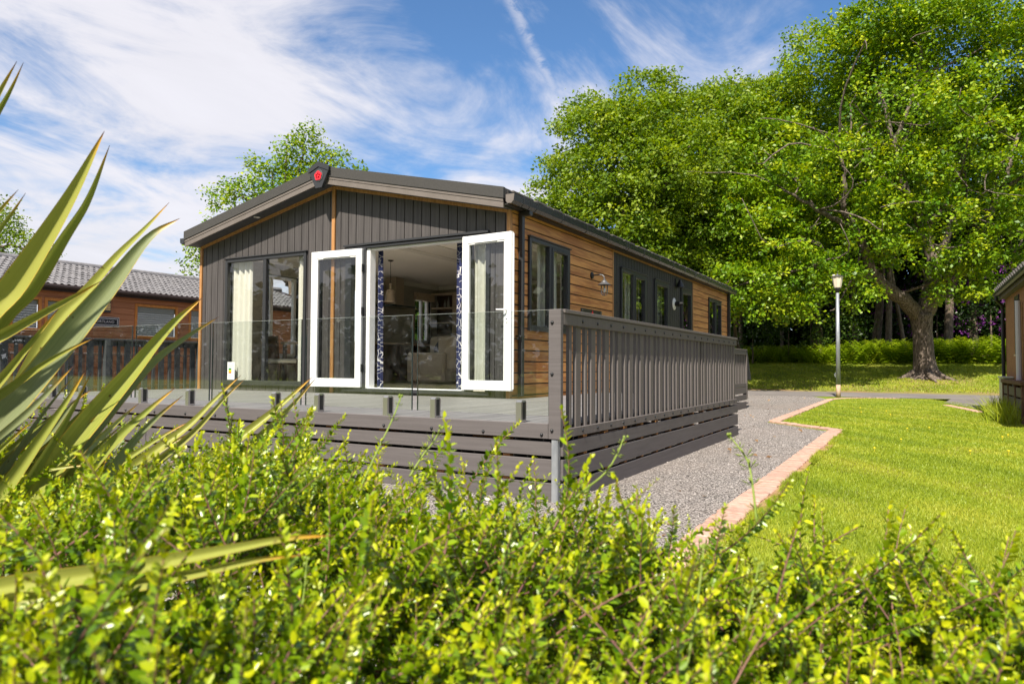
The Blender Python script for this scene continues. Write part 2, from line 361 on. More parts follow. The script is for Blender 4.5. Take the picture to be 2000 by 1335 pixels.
M['yellow'] = pbr('print_yellow', (0.72, 0.66, 0.03), rough=0.5)
M['orange'] = pbr('print_orange', (0.75, 0.2, 0.03), rough=0.5)
M['grey_print'] = pbr('print_grey', (0.5, 0.52, 0.52), rough=0.5)
M['slate'] = pbr('slate_plaque', (0.025, 0.022, 0.02), (0.05, 0.045, 0.04), (8, 8, 8), rough=0.3)
M['sign_black'] = pbr('sign_black', (0.008, 0.008, 0.011), rough=0.3)
M['sign_line'] = pbr('sign_line', (0.55, 0.52, 0.5), rough=0.4)
M['petal_yellow'] = pbr('dandelion', (0.75, 0.55, 0.01), rough=0.7)
def printed_navy():
    m, t, o = newmat('navy_zigzag_print'); b = t.nodes.new('ShaderNodeBsdfPrincipled'); b.inputs['Roughness'].default_value = 0.85; t.links.new(b.outputs[0], o.inputs[0])
    tcn = t.nodes.new('ShaderNodeTexCoord'); mp = t.nodes.new('ShaderNodeMapping'); mp.inputs['Scale'].default_value = (1, 0, 0.8); t.links.new(tcn.outputs['Object'], mp.inputs[0])
    v = t.nodes.new('ShaderNodeTexVoronoi'); v.feature = 'DISTANCE_TO_EDGE'; v.inputs['Scale'].default_value = 13; t.links.new(mp.outputs[0], v.inputs['Vector'])
    t.links.new(mixc(t, mapr(t, v.outputs['Distance'], 0.017, 0.03), (0.7, 0.68, 0.68), (0.012, 0.018, 0.075)), b.inputs['Base Color']); return m
M['navy_print'] = printed_navy()
def groundmat(name, kind):
    m, t, o = newmat(name); b = t.nodes.new('ShaderNodeBsdfPrincipled'); b.inputs['Roughness'].default_value = 0.95; b.inputs['Specular IOR Level'].default_value = 0.2; t.links.new(b.outputs[0], o.inputs[0])
    tcn = t.nodes.new('ShaderNodeTexCoord')
    def nz(s, d=6, rr=0.6):
        n = t.nodes.new('ShaderNodeTexNoise'); n.inputs['Scale'].default_value = s; n.inputs['Detail'].default_value = d; n.inputs['Roughness'].default_value = rr
        t.links.new(tcn.outputs['Object'], n.inputs['Vector']); return n.outputs[0]
    if kind == 'gravel':
        v = t.nodes.new('ShaderNodeTexVoronoi'); v.inputs['Scale'].default_value = 90; t.links.new(tcn.outputs['Object'], v.inputs['Vector'])
        sp = t.nodes.new('ShaderNodeSeparateColor'); t.links.new(v.outputs['Color'], sp.inputs[0])
        r = t.nodes.new('ShaderNodeValToRGB'); e = r.color_ramp.elements; e[0].color = (0.12, 0.108, 0.10, 1); e[1].position = 1; e[1].color = (0.5, 0.46, 0.44, 1)
        k = e.new(0.35); k.color = (0.37, 0.335, 0.31, 1); k = e.new(0.7); k.color = (0.54, 0.49, 0.45, 1); t.links.new(sp.outputs[0], r.inputs[0])
        col = mixc(t, mapr(t, v.outputs['Distance'], 0.35, 0.75), r.outputs[0], (0.03, 0.027, 0.025))
        t.links.new(mixc(t, mapr(t, nz(0.8), 0.35, 0.7, 0, 0.35), col, (0.3, 0.25, 0.22)), b.inputs['Base Color'])
        bp = t.nodes.new('ShaderNodeBump'); bp.inputs['Strength'].default_value = 1; bp.inputs['Distance'].default_value = 0.012; bp.invert = True
        t.links.new(v.outputs['Distance'], bp.inputs['Height']); t.links.new(bp.outputs[0], b.inputs['Normal'])
    else:
        c = mixc(t, mapr(t, nz(0.9), 0.35, 0.65), (0.16, 0.23, 0.014), (0.24, 0.27, 0.028))
        c = mixc(t, mapr(t, nz(35, 4), 0.3, 0.7), c, (0.075, 0.12, 0.01), 'MIX') if kind == 'lawn' else mixc(t, mapr(t, nz(18, 4), 0.35, 0.7, 0, 0.6), c, (0.06, 0.085, 0.015))
        if kind == 'bank':
            sx_ = t.nodes.new('ShaderNodeSeparateXYZ'); t.links.new(tcn.outputs['Object'], sx_.inputs[0])
            edge = mth(t, 'ADD', mapr(t, sx_.outputs[1], 26.5, 22.5, 0, 0.75, False), mth(t, 'MULTIPLY', mth(t, 'SUBTRACT', nz(0.7), 0.5), 2.2), None, True)
            edge = mth(t, 'MULTIPLY', edge, mapr(t, sx_.outputs[1], 21, 22))
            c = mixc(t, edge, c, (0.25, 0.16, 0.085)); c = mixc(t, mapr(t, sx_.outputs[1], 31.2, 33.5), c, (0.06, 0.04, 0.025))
            rx = mth(t, 'SUBTRACT', sx_.outputs[0], 11.3); ry = mth(t, 'SUBTRACT', sx_.outputs[1], 26.6)
            rr_ = mth(t, 'ADD', mth(t, 'SQRT', mth(t, 'ADD', mth(t, 'MULTIPLY', rx, rx), mth(t, 'MULTIPLY', ry, ry))), mth(t, 'MULTIPLY', nz(1.6), 2.0))
            c = mixc(t, mapr(t, rr_, 3.2, 1.4, 0, 0.8), c, (0.27, 0.17, 0.10))
        if kind == 'lawn':
            c = mixc(t, mapr(t, nz(0.55, 3), 0.56, 0.72, 0, 0.75), c, (0.22, 0.19, 0.05))
        t.links.new(c, b.inputs['Base Color'])
    return m
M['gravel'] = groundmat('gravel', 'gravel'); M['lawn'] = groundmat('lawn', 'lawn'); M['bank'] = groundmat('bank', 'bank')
M['grass'] = leafmat('grass_blade', (0.14, 0.21, 0.010), (0.28, 0.35, 0.018), (0.44, 0.44, 0.05), rough=0.5, trans=0.3)
M['oak_leaf'] = leafmat('oak_leaf', (0.06, 0.15, 0.005), (0.185, 0.315, 0.007), (0.40, 0.46, 0.012), rough=0.45, trans=0.32)
M['mid_leaf'] = leafmat('mid_leaf', (0.07, 0.15, 0.009), (0.18, 0.275, 0.014), (0.34, 0.40, 0.035), rough=0.5, trans=0.4)
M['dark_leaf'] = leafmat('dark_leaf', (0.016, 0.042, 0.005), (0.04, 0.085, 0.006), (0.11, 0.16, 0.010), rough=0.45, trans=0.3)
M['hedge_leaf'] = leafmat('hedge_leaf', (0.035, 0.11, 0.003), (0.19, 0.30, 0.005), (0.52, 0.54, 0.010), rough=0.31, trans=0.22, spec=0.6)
M['twig'] = pbr('hedge_twig', (0.16, 0.065, 0.06), (0.24, 0.12, 0.09), (30, 30, 30), rough=0.6)
M['bracken'] = leafmat('bracken_frond', (0.16, 0.30, 0.006), (0.34, 0.48, 0.012), (0.50, 0.58, 0.03), rough=0.6, trans=0.35)
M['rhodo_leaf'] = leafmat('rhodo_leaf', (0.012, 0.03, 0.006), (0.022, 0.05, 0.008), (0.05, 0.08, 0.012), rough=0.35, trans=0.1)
M['rhodo_flower'] = leafmat('rhodo_flower', (0.12, 0.012, 0.17), (0.20, 0.03, 0.25), (0.33, 0.08, 0.37), rough=0.6, trans=0.3)
M['weed'] = leafmat('weed_green', (0.15, 0.24, 0.02), (0.24, 0.33, 0.05), (0.42, 0.48, 0.13), rough=0.6, trans=0.3)
# ------------------------------------------------------------------ ground, road, gravel
def terr(x, y):
    y = np.asarray(y, float); x = np.asarray(x, float)
    h = np.interp(y, [-400, 22.6, 28.3, 32, 45, 80, 400], [-.56, -.56, .17, .72, 1.3, 2.2, 4.0])
    return h + np.where(y > 22.8, 0.05*np.sin(x*0.9)*np.sin(y*0.8), 0)
xs = np.concatenate([[-600, -200, -80, -45], np.arange(-30, 40.1, 1.0), [55, 90, 200, 600]])
ys = np.concatenate([[-400, -150, -60, -30, -12], np.arange(-9, 60, 0.75), [75, 100, 160, 400, 900]])
gx, gy = np.meshgrid(xs, ys); gv = np.stack([gx.ravel(), gy.ravel(), terr(gx, gy).ravel()], 1)
nx_, ny_ = len(xs), len(ys); ii, jj = np.meshgrid(np.arange(nx_-1), np.arange(ny_-1)); a_ = (jj*nx_+ii).ravel()
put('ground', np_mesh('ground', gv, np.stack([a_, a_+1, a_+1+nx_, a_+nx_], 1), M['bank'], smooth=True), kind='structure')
def sheet(name, poly, z, m, kind='structure', step=None):
    bm = bmesh.new(); vs = [bm.verts.new((p[0], p[1], z if len(p) < 3 else p[2])) for p in poly]; bm.faces.new(vs); bmesh.ops.triangulate(bm, faces=bm.faces)
    me = bpy.data.meshes.new(name); bm.to_mesh(me); bm.free(); me.materials.append(m)
    o = put(name, me, kind=kind); return o
GZ = -0.556
sheet('gravel', [(-16, -6.6), (9.42, -6.6), (9.42, 3.95), (8.31, 5.25), (8.31, 15.6), (8.0, 16.6), (7.6, 17.75), (-16, 16.9)], GZ, M['gravel'])
sheet('lawn', [(9.6, -30), (40, -30), (40, 17.9), (12.3, 18.2), (11.9, 14.2), (11.0, 17.5), (9.4, 17.6), (8.9, 17.0), (8.5, 15.8), (8.5, 5.35), (9.6, 4.1)], GZ+0.006, M['lawn'])
sheet('road', [(-60, 16.6), (4.5, 17.5), (9.0, 17.8), (13.5, 18.5), (60, 20.5), (60, 27.4), (12, 23.4), (4.5, 22.6), (-60, 19.9)], GZ+0.004, M['tarmac'])
sheet('driveway', [(11.3, 15.2), (12.3, 10.4), (14.5, 10.4), (14.5, 18.4), (11.6, 18.2)], GZ+0.012, M['tarmac'])
sheet('soil_bed', [(4.5, -8.6), (16, -8.6), (16, -6.62), (4.5, -6.62)], GZ+0.012, M['soil'])
# brick edging along the gravel
kerb = empty('kerb', (9.5, 0, -.56), kind='structure')
bme = MB().cbox(-0.093, 0.093, -0.048, 0.048, -0.06, 0.0, 0.006).mesh('brick', M['kerb'])
def run(pts, step=0.102):
    for (p, q) in zip(pts[:-1], pts[1:]):
        p, q = np.array(p, float), np.array(q, float); d = q-p; n = max(1, int(np.linalg.norm(d)/step)); a = math.atan2(d[1], d[0])-math.pi/2
        for k in range(n):
            c = p+d*(k+0.5)/n
            o = put('brick', bme, kerb, loc=(c[0]+random.gauss(0, .004), c[1], -0.533+random.gauss(0, .003))); o.rotation_euler = (random.gauss(0, .012), random.gauss(0, .012), a+random.gauss(0, .02))
run([(9.51, -5.4), (9.51, 4.0)]); run([(9.55, 4.12), (8.42, 5.33)]); run([(8.40, 5.45), (8.40, 15.3)], 0.104); run([(8.40, 15.4), (8.75, 16.6), (9.3, 17.1), (10.2, 17.25)], 0.11)
run([(11.3, 13.6), (11.85, 10.6)], 0.11)
# ------------------------------------------------------------------ the lodge
LX, LY, RS = 6.101, 12.15, 0.2214
lodge = empty('holiday_lodge', (3.05, 6.0, -.56), 'timber and grey clad holiday lodge with open white patio doors facing the deck', 'lodge')
def ev(x): return RS*min(x+0.05, 6.15-x)
def ztop(x): return 2.405+ev(x)
WIN1 = (0.645, 2.505, 0.087, 2.168); DOOR = (3.30, 5.80, 0.03, 2.15)
b = MB()
for r in rects_minus((0.0, LX, -0.30, 2.40), [WIN1, DOOR]): b.box(r[0]+.01, r[1]-.01, 0.013, 0.12, r[2], r[3])
b.prism([(0.02, 2.40), (6.08, 2.40), (3.05, 3.06)], 1, 0.013, 0.12); b.build('front_wall', M['black_clad'], lodge)
edges = [0.05]+[0.138+0.149*k for k in range(20)]+[3.022]
cols = list(zip(edges[:-1], edges[1:]))
edges = [3.082, 3.187]+[3.187+0.149*k for k in range(1, 20)]+[6.048]
cols += list(zip(edges[:-1], edges[1:]))
for x0, x1 in cols:
    x0 += 0.0065; x1 -= 0.0065
    if x1-x0 < 0.01: continue
    for r in rects_minus((x0, x1, -0.02, 9.0), [WIN1, DOOR]):
        if r[3] > 8: poly = [(r[0], r[2]), (r[1], r[2]), (r[1], ztop(r[1])-.045)]+([(3.05, ztop(3.05)-.045)] if r[0] < 3.05 < r[1] else [])+[(r[0], ztop(r[0])-.045)]
        else: poly = [(r[0], r[2]), (r[1], r[2]), (r[1], r[3]), (r[0], r[3])]
        MB().prism(poly, 1, -0.004, 0.0125).build('plank', M['clad'], lodge)
t = MB(); t.cbox(3.022, 3.082, -0.03, 0.0, -0.02, ztop(3.05)-.05, 0.004)
t.cbox(-0.004, 0.05, -0.03, 0.012, -0.02, ztop(0)-.02, 0.004); t.build('corner_trim', M['oak_trim'], lodge) if False else None
MB().cbox(3.022, 3.082, -0.03, 0.0, -0.02, ztop(3.05)-.045, 0.004).build('centre_trim', M['oak_trim'], lodge)
MB().cbox(-0.004, 0.05, -0.03, 0.012, -0.02, ztop(0)-.03, 0.004).build('corner_trim', M['oak_trim'], lodge)
MB().cbox(6.05, 6.106, -0.03, 0.03, -0.02, ztop(6.1)+.0, 0.004).build('corner_trim', M['oak_trim'], lodge)
for x0, x1 in ((0.0, 3.05), (3.05, 6.05)):
    MB().prism([(x0, ztop(x0)-.046), (x1, ztop(x1)-.046), (x1, ztop(x1)+.0), (x0, ztop(x0)+.0)], 1, -0.026, 0.01).build('rake_trim', M['oak_trim'], lodge)
# roof: slabs, verge, fascia, soffit
for sgn, xa, xb in ((0, -0.06, 3.05), (1, 3.05, 6.16)):
    MB().prism([(xa, 2.515+ev(xa)), (xb, 2.515+ev(xb)), (xb, 2.635+ev(xb)), (xa, 2.635+ev(xa))], 1, -0.25, 12.32).build('roof_slope', M['dark_tile'], lodge)
    MB().prism([(xa, 2.50+ev(xa)), (xb, 2.50+ev(xb)), (xb, 2.64+ev(xb)), (xa, 2.64+ev(xa))], 1, -0.305, -0.252).build('verge_felt', M['felt'], lodge)
    f = MB(); f.prism([(xa+.01, 2.385+ev(xa)), (xb-.01 if sgn else xb, 2.385+ev(xb)), (xb-.01 if sgn else xb, 2.458+ev(xb)), (xa+.01, 2.458+ev(xa))], 1, -0.287, -0.262)
    f.prism([(xa+.01, 2.461+ev(xa)), (xb-.01 if sgn else xb, 2.461+ev(xb)), (xb-.01 if sgn else xb, 2.495+ev(xb)), (xa+.01, 2.495+ev(xa))], 1, -0.294, -0.262); f.build('fascia', M['fascia'], lodge)
    MB().prism([(xa+.02, 2.405+ev(xa)), (xb-.02 if sgn else xb, 2.405+ev(xb)), (xb-.02 if sgn else xb, 2.425+ev(xb)), (xa+.02, 2.425+ev(xa))], 1, -0.261, 0.012).build('soffit', M['dark_grey'], lodge)
MB().lathe([(0.055, 0), (0.055, -0.006), (0.04, -0.008), (0.001, -0.007)], (1.52, -0.14, 2.405+ev(1.52)), 20).build('soffit_light', M['white_paint'], lodge)
s = MB(); s.box(6.103, 6.2, -0.25, 12.2, 2.425, 2.44); s.box(6.185, 6.2, -0.25, 12.2, 2.44, 2.60); s.build('eave_soffit', M['black_clad'], lodge)
gp = [(6.203, 2.535), (6.203, 2.45), (6.225, 2.425), (6.28, 2.42), (6.315, 2.455), (6.325, 2.535), (6.312, 2.535), (6.3, 2.47), (6.275, 2.437), (6.23, 2.44), (6.215, 2.535)]
MB().prism(gp, 1, -0.31, 12.3).build('gutter', M['gutter'], lodge)
MB().prism([(6.203, 2.535), (6.203, 2.45), (6.225, 2.425), (6.28, 2.42), (6.315, 2.455), (6.325, 2.535)], 1, -0.318, -0.3105).build('gutter_end', M['fascia'], lodge)  # end cap coloured lighter than the gutter to suggest sun on it
MB().prism([(-0.09, 2.535), (-0.1, 2.46), (-0.15, 2.43), (-0.2, 2.46), (-0.205, 2.535)], 1, -0.27, 12.3).build('gutter', M['gutter'], lodge)
brm = MB().prism([(6.2, 2.538), (6.2, 2.448), (6.224, 2.421), (6.282, 2.416), (6.32, 2.453), (6.332, 2.545), (6.31, 2.545)], 1, -0.014, 0.014).mesh('gutter_bracket', M['gutter'])
for y in (-0.05, .13, .31, 1.1, 1.95, 2.8, 3.65, 3.75, 4.55, 5.45, 6.35, 7.2, 8.0, 8.1, 9.2, 10.3, 11.4, 12.2): put('gutter_bracket', brm, lodge, loc=(0, y, 0))
tm = MB().cbox(6.04, 6.215, -0.145, 0.145, 2.585, 2.625, 0.012).mesh('roof_tile', M['dark_tile'])
for k in range(41): o = put('roof_tile', tm, lodge, loc=(0, 0.0+0.302*k, random.gauss(0, .004))); o.rotation_euler = (random.gauss(0, .02), 0, 0)
b = MB(); b.cbox(6.112, 6.172, 0.175, 0.242, 0.02, 2.40, 0.006); b.cbox(6.116, 6.285, 0.17, 0.25, 2.36, 2.425, 0.01); b.build('downpipe', M['anthracite'], lodge)
MB().box(6.103, 6.176, 0.12, 0.25, 0.79, 0.805).build('pipe_bracket', M['anthracite'], lodge)
MB().cbox(6.104, 6.18, 12.06, 12.14, -0.5, 2.42, 0.006).build('downpipe', M['anthracite'], lodge)
# ridge badge
bd = MB(); bd.prism([(2.885, 3.215), (2.87, 3.285), (3.065, 3.365), (3.26, 3.285), (3.245, 3.215), (3.125, 2.99), (3.005, 2.99)], 1, -0.35, -0.30)
bd.prism([(2.862, 3.22), (2.862, 3.288), (3.065, 3.374), (3.268, 3.288), (3.268, 3.22), (3.065, 3.30)], 1, -0.362, -0.3505)
badge = bd.build('ridge_badge', M['anthracite'], lodge)
MB().lathe([(0.088, -0.3505), (0.088, -0.356), (0.08, -0.358), (0.08, -0.356), (0.001, -0.356)], (3.065, 0, 3.165), 28, axis='Y').build('ring', M['dark_grey'], badge)
ro = MB(); pts = []
for k in range(60):
    a = 2*math.pi*k/60+math.pi/2; pts.append((3.065+(0.058+0.012*abs(math.cos(2.5*(a-math.pi/2))))*math.cos(a), 3.165+(0.058+0.012*abs(math.cos(2.5*(a-math.pi/2))))*math.sin(a)))
ro.prism(pts, 1, -0.366, -0.359); ro.prism([(3.025, 3.102), (3.105, 3.102), (3.11, 3.122), (3.02, 3.122)], 1, -0.3655, -0.3592); ro.build('rose', M['red'], badge)
ro = MB()
for k in range(5):
    a = 2*math.pi*k/5+math.pi/2; ro.lathe([(0.017, -0.3668), (0.017, -0.369), (0.013, -0.3695), (0.012, -0.3668)], (3.065+.03*math.cos(a), 0, 3.165+.03*math.sin(a)), 12, axis='Y')
ro.build('petal', M['red'], badge)
# side wall
SW = [(0.45, 1.74, 0.885, 2.15), (3.87, 5.2, 0.885, 2.165), (5.72, 6.63, 0.885, 2.165), (7.56, 8.40, 0.885, 2.165), (9.99, 11.3, 0.885, 2.155)]
b = MB()
for r in rects_minus((0.12, LY, -0.30, 2.42), SW): b.box(5.98, 6.084, r[0], r[1], r[2], r[3])
b.build('side_wall', M['black_clad'], lodge)
for y0, y1 in ((0.032, 3.50), (8.625, 12.12)):
    for k in range(-1, 17):
        z0, z1 = 0.0315+0.147*k+0.009, 0.0315+0.147*(k+1)-0.009
        if k == -1: z0, z1 = -0.02, 0.0225
        if k == 16: z0, z1 = 2.392, 2.424
        for r in rects_minus((y0, y1, z0, z1), SW): MB().box(6.084, 6.101, r[0], r[1], r[2], r[3]).build('plank', M['cedar'], lodge)
for k in range(34):
    y0, y1 = 3.56+0.149*k+.004, min(3.56+0.149*(k+1)-.004, 8.56)
    if y1-y0 < .02: continue
    for r in rects_minus((y0, y1, -0.02, 2.385), SW): MB().box(6.084, 6.099, r[0], r[1], r[2], r[3]).build('plank', M['black_clad'], lodge, label='black vertical side cladding board')
MB().box(6.084, 6.103, 3.56, 8.56, 2.388, 2.424).build('head_trim', M['oak_trim'], lodge)
for y in (3.505, 8.562): MB().cbox(6.084, 6.106, y, y+.052, -0.02, 2.424, .003).build('side_trim', M['oak_trim'], lodge)
# back and left walls (plain), floor, ceiling
LWIN = [(1.25, 2.08, 0.55, 2.10), (2.35, 4.1, 0.10, 2.10), (5.78, 6.42, 0.95, 2.06)]  # middle opening is added, out of view, to let daylight into the room
b = MB()
for r in rects_minus((0.121, LY, -0.30, 2.40), LWIN): b.box(0.012, 0.12, r[0], r[1], r[2], r[3])
b.box(0.121, 5.979, 12.03, 12.14, -0.3, 2.42); b.prism([(0.02, 2.421), (6.08, 2.421), (3.05, 3.06)], 1, 12.03, 12.14); b.build('outer_wall', M['black_clad'], lodge)
b = MB()
for r in rects_minus((0.14, 6.7, 0.02, 2.40), LWIN): b.box(0.1205, 0.135, r[0], r[1], r[2], r[3])
b.box(0.136, 5.97, 6.70, 6.74, 0.02, 2.40); b.build('inner_wall', M['wallpaper'], lodge)
b = MB()
for r in rects_minus((0.13, 6.7, 0.02, 2.40), [(q[0]-.001, q[1]+.001, q[2], q[3]) for q in SW]): b.box(5.965, 5.979, r[0], r[1], r[2], r[3])
for r in rects_minus((0.136, 5.964, 0.02, 2.40), [(0.67, 2.48, 0.12, 2.14), (3.35, 5.74, 0.02, 2.12)]): b.box(r[0], r[1], 0.1205, 0.128, r[2], r[3])
b.build('inner_wall', M['cream_wall'], lodge)
MB().box(0.1, 5.98, 0.1, 6.73, -0.05, 0.028).build('floor', M['floor_vinyl'], lodge)
b = MB(); b.box(0.1, 6.0, 0.1, 6.73, 2.402, 2.43); b.build('ceiling', M['ceiling'], lodge)
b = MB(); b.box(3.05, 3.75, 0.13, 6.69, 2.385, 2.4015); b.box(3.02, 3.2, 0.13, 6.69, 2.372, 2.3848); b.build('ceiling_band', M['white_paint'], lodge)
b = MB(); b.prism([(0.136, 2.30), (0.15, 2.30), (0.19, 2.40), (0.136, 2.40)], 1, 0.14, 6.69); b.box(0.19, 5.96, 6.655, 6.6995, 2.31, 2.401); b.build('cornice', M['white_paint'], lodge)
# windows
def window(axis, x, a0, a1, z0, z1, muls, panes, fr=0.055, m=M['anthracite'], thick=(0.03, 0.05), head=True, parent=lodge):
    """axis 'F': in the plane y=x facing -Y ; 'R': in the plane X=x facing +X ; 'L' facing -X"""
    def bx(mb, p0, p1, q0, q1, o0, o1):
        if axis == 'F': mb.cbox(p0, p1, x-o1, x-o0, q0, q1, 0.004)
        elif axis == 'R': mb.cbox(x+o0, x+o1, p0, p1, q0, q1, 0.004)
        else: mb.cbox(x-o1, x-o0, p0, p1, q0, q1, 0.004)
    w = MB(); o0, o1 = -thick[1], thick[0]
    bx(w, a0, a0+fr, z0, z1, o0, o1); bx(w, a1-fr, a1, z0, z1, o0, o1)
    bx(w, a0+fr, a1-fr, z1-fr, z1, o0, o1); bx(w, a0+fr, a1-fr, z0, z0+fr, o0, o1)
    for c, hw in muls: bx(w, c-hw, c+hw, z0+fr, z1-fr, o0, o1-.003)
    if head: bx(w, a0-.02, a1+.02, z1+.001, z1+.018, -.01, o1+.02)
    bx(w, a0-.01, a1+.01, z0-.02, z0-.0005, -.01, o1+.018)
    f = w.build('window', m, parent)
    for p0, p1, sash in panes:
        zz0, zz1 = z0+fr, z1-fr
        if sash:
            s_ = MB(); q = 0.045
            bx(s_, p0, p0+q, zz0, zz1, -.02, o1+.008); bx(s_, p1-q, p1, zz0, zz1, -.02, o1+.008); bx(s_, p0+q, p1-q, zz1-q, zz1, -.02, o1+.008); bx(s_, p0+q, p1-q, zz0, zz0+q, -.02, o1+.008)
            bx(s_, p0+q+.1, p1-q-.1, zz1-q*.75, zz1-q*.35, o1+.0085, o1+.016)
            s_.build('sash', m, f); p0 += q; p1 -= q; zz0 += q; zz1 -= q
        g = MB()
        if axis == 'F': g.box(p0, p1, x+.002, x+.006, zz0, zz1)
        elif axis == 'R': g.box(x-.006, x-.002, p0, p1, zz0, zz1)
        else: g.box(x+.002, x+.006, p0, p1, zz0, zz1)
        g.build('pane', M['glass'], f)
    return f
window('F', 0.0, 0.65, 2.50, 0.105, 2.148, [(1.585, .035)], [(0.705, 1.55, 0), (1.62, 2.445, 0)])
window('R', LX, 0.458, 1.735, 0.905, 2.145, [(1.09, .035)], [(0.513, 1.055, 0), (1.125, 1.68, 1)])
window('R', LX, 3.875, 5.195, 0.905, 2.145, [(4.52, .04)], [(3.93, 4.48, 0), (4.56, 5.14, 1)])
window('R', LX, 5.725, 6.625, 0.905, 2.145, [], [(5.78, 6.57, 1)])
window('R', LX, 7.565, 8.395, 0.905, 2.145, [], [(7.62, 8.34, 1)])
window('R', LX, 9.995, 11.295, 0.905, 2.135, [(10.64, .04)], [(10.05, 10.6, 0), (10.68, 11.24, 1)])
window('L', 0.02, 1.255, 2.075, 0.57, 2.09, [(1.47, .035)], [(1.31, 1.435, 0), (1.505, 2.02, 0)], m=M['upvc'], head=False)
window('L', 0.02, 2.355, 4.095, 0.12, 2.09, [(3.22, .04)], [(2.41, 3.18, 0), (3.26, 4.04, 0)], m=M['upvc'], head=False)  # glazing of the added, unseen daylight opening
window('L', 0.02, 5.785, 6.415, 0.97, 2.05, [(6.15, .03)], [(5.84, 6.12, 0), (6.18, 6.36, 0)], m=M['upvc'], head=False)
# door frame and leaves
b = MB(); b.cbox(3.605, 3.69, -0.03, 0.06, 0.03, 2.14, .004); b.cbox(5.43, 5.505, -0.03, 0.06, 0.03, 2.14, .004); b.cbox(3.69, 5.43, -0.03, 0.06, 2.105, 2.14, .004); b.cbox(3.29, 5.81, -0.06, 0.10, 0.0305, 0.078, .004); b.cbox(3.305, 3.42, -0.03, 0.06, 0.079, 2.1045, .004); b.cbox(5.735, 5.795, -0.03, 0.06, 0.079, 2.1045, .004); b.cbox(3.305, 3.604, -0.03, 0.06, 2.105, 2.14, .004); b.cbox(5.506, 5.795, -0.03, 0.06, 2.105, 2.14, .004)
b.cbox(3.27, 5.78, -0.05, -0.002, 2.148, 2.178, .004)
df = b.build('door_frame', M['anthracite'], lodge)
b = MB(); b.cbox(3.69, 3.755, 0.0, 0.125, 0.08, 2.104, .004); b.cbox(5.375, 5.43, 0.0, 0.125, 0.08, 2.104, .004); b.cbox(3.755, 5.375, 0.02, 0.125, 2.075, 2.104, .004); b.cbox(3.755, 5.375, -0.03, 0.125, 0.079, 0.094, .004); b.build('inner_frame', M['upvc'], df)
for x0_, x1_ in ((3.421, 3.604), (5.506, 5.734)): MB().box(x0_, x1_, 0.012, 0.018, 0.08, 2.104).build('side_pane', M['glass'], df)
def leaf(hx, hy, ox, oy, z0, z1, handle):
    d = Vector((ox-hx, oy-hy, 0)); w = d.length; d.normalize(); n = Vector((d.y, -d.x, 0))
    if n.y > 0: n = -n
    def T(vs): return [Vector((hx, hy, 0))+d*p[0]+n*p[1]+Vector((0, 0, p[2])) for p in vs]
    q = 0.100
    a = MB()
    for x0, x1, c0, c1 in ((0.012, q, z0, z1), (w-q, w, z0, z1), (q, w-q, z1-q, z1), (q, w-q, z0, z0+q+.01)): a.cbox(x0, x1, 0.0, 0.062, c0, c1, .006)
    e = 0.018
    for x0, x1, c0, c1 in ((q-.002, q+e, z0+q+.01, z1-q), (w-q-e, w-q+.002, z0+q+.01, z1-q), (q+e, w-q-e, z1-q-e, z1-q+.002), (q+e, w-q-e, z0+q+.008, z0+q+.01+e)): a.cbox(x0, x1, 0.01, 0.054, c0, c1, .004)
    a.cbox(w-.03, w+.012, 0.0, 0.02, z0+.02, z1-.02, .004)
    a.v = T(a.v); lf = a.build('door_leaf', M['upvc'], lodge)
    g = MB().box(q+e-.004, w-q-e+.004, 0.028, 0.034, z0+q+.01+e, z1-q-e); g.v = T(g.v); g.build('pane', M['glass'], lf)
    v = MB().cbox(q+.12, w-q-.12, 0.0625, 0.07, z1-q-.002, z1-q+.04, .003); v.v = T(v.v); v.build('trickle_vent', M['upvc'], lf)
    for zc in (z0+.28, (z0+z1)/2+.1, z1-.28):
        h = MB(); h.cbox(-0.012, 0.02, 0.02, 0.055, zc-.055, zc+.055, .004); h.cbox(-.035, -.013, 0.0, .03, zc-.05, zc+.05, .004); h.v = T(h.v); h.build('hinge', M['bolt'], lf)
    if handle:
        zc = 1.12; h = MB(); h.cbox(w-.075, w-.045, 0.0625, 0.072, zc-.16, zc+.05, .005); h.tube([(w-.06, .07, zc), (w-.06, .115, zc)], .011, 10); h.tube([(w-.055, .112, zc), (w-.19, .112, zc+.006)], [.012, .009], 10); h.lathe([(.006, 0), (.012, .006), (.006, .02)], (w-.06, .078, zc-.11), 8)
        h.v = T(h.v); h.build('handle', M['upvc'], lf)
leaf(3.662, -0.012, 2.73, -0.085, 0.092, 2.098, False)
leaf(5.392, -0.012, 6.185, -0.075, 0.098, 2.112, True)
# fittings on the side wall of the lodge
b = MB(); b.lathe([(0.001, 0.002), (.065, 0.0), (.06, .012), (.035, .04), (.03, .12), (.022, .16)], (6.101, 7.08, 1.76), 14, axis='X'); 
flue = empty('boiler_flue', (6.1, 7.08, 1.7), 'white round boiler flue with black outlet on the black side wall', 'flue')
MB().lathe([(0.13, 0.0), (.13, .008), (.09, .022), (.055, .03)], (6.102, 7.08, 1.76), 18, axis='X').build('wall_plate', M['white_paint'], flue)
MB().lathe([(0.052, 0.03), (.052, .13), (.04, .132), (.04, .20), (.03, .2)], (6.102, 7.08, 1.76), 14, axis='X').build('outlet', M['black_metal'], flue)
dl = empty('wall_downlight', (6.1, 7.2, 2.2), 'black conical downlight high on the black side wall above the flue', 'wall light')
MB().cbox(6.10, 6.115, 7.17, 7.31, 2.14, 2.32, .004).build('back_plate', M['black_metal'], dl)
MB().lathe([(.09, 0), (.088, .02), (.03, .15), (.02, .17), (.01, .17)], (6.19, 7.24, 2.13), 16).build('shade', M['black_metal'], dl)
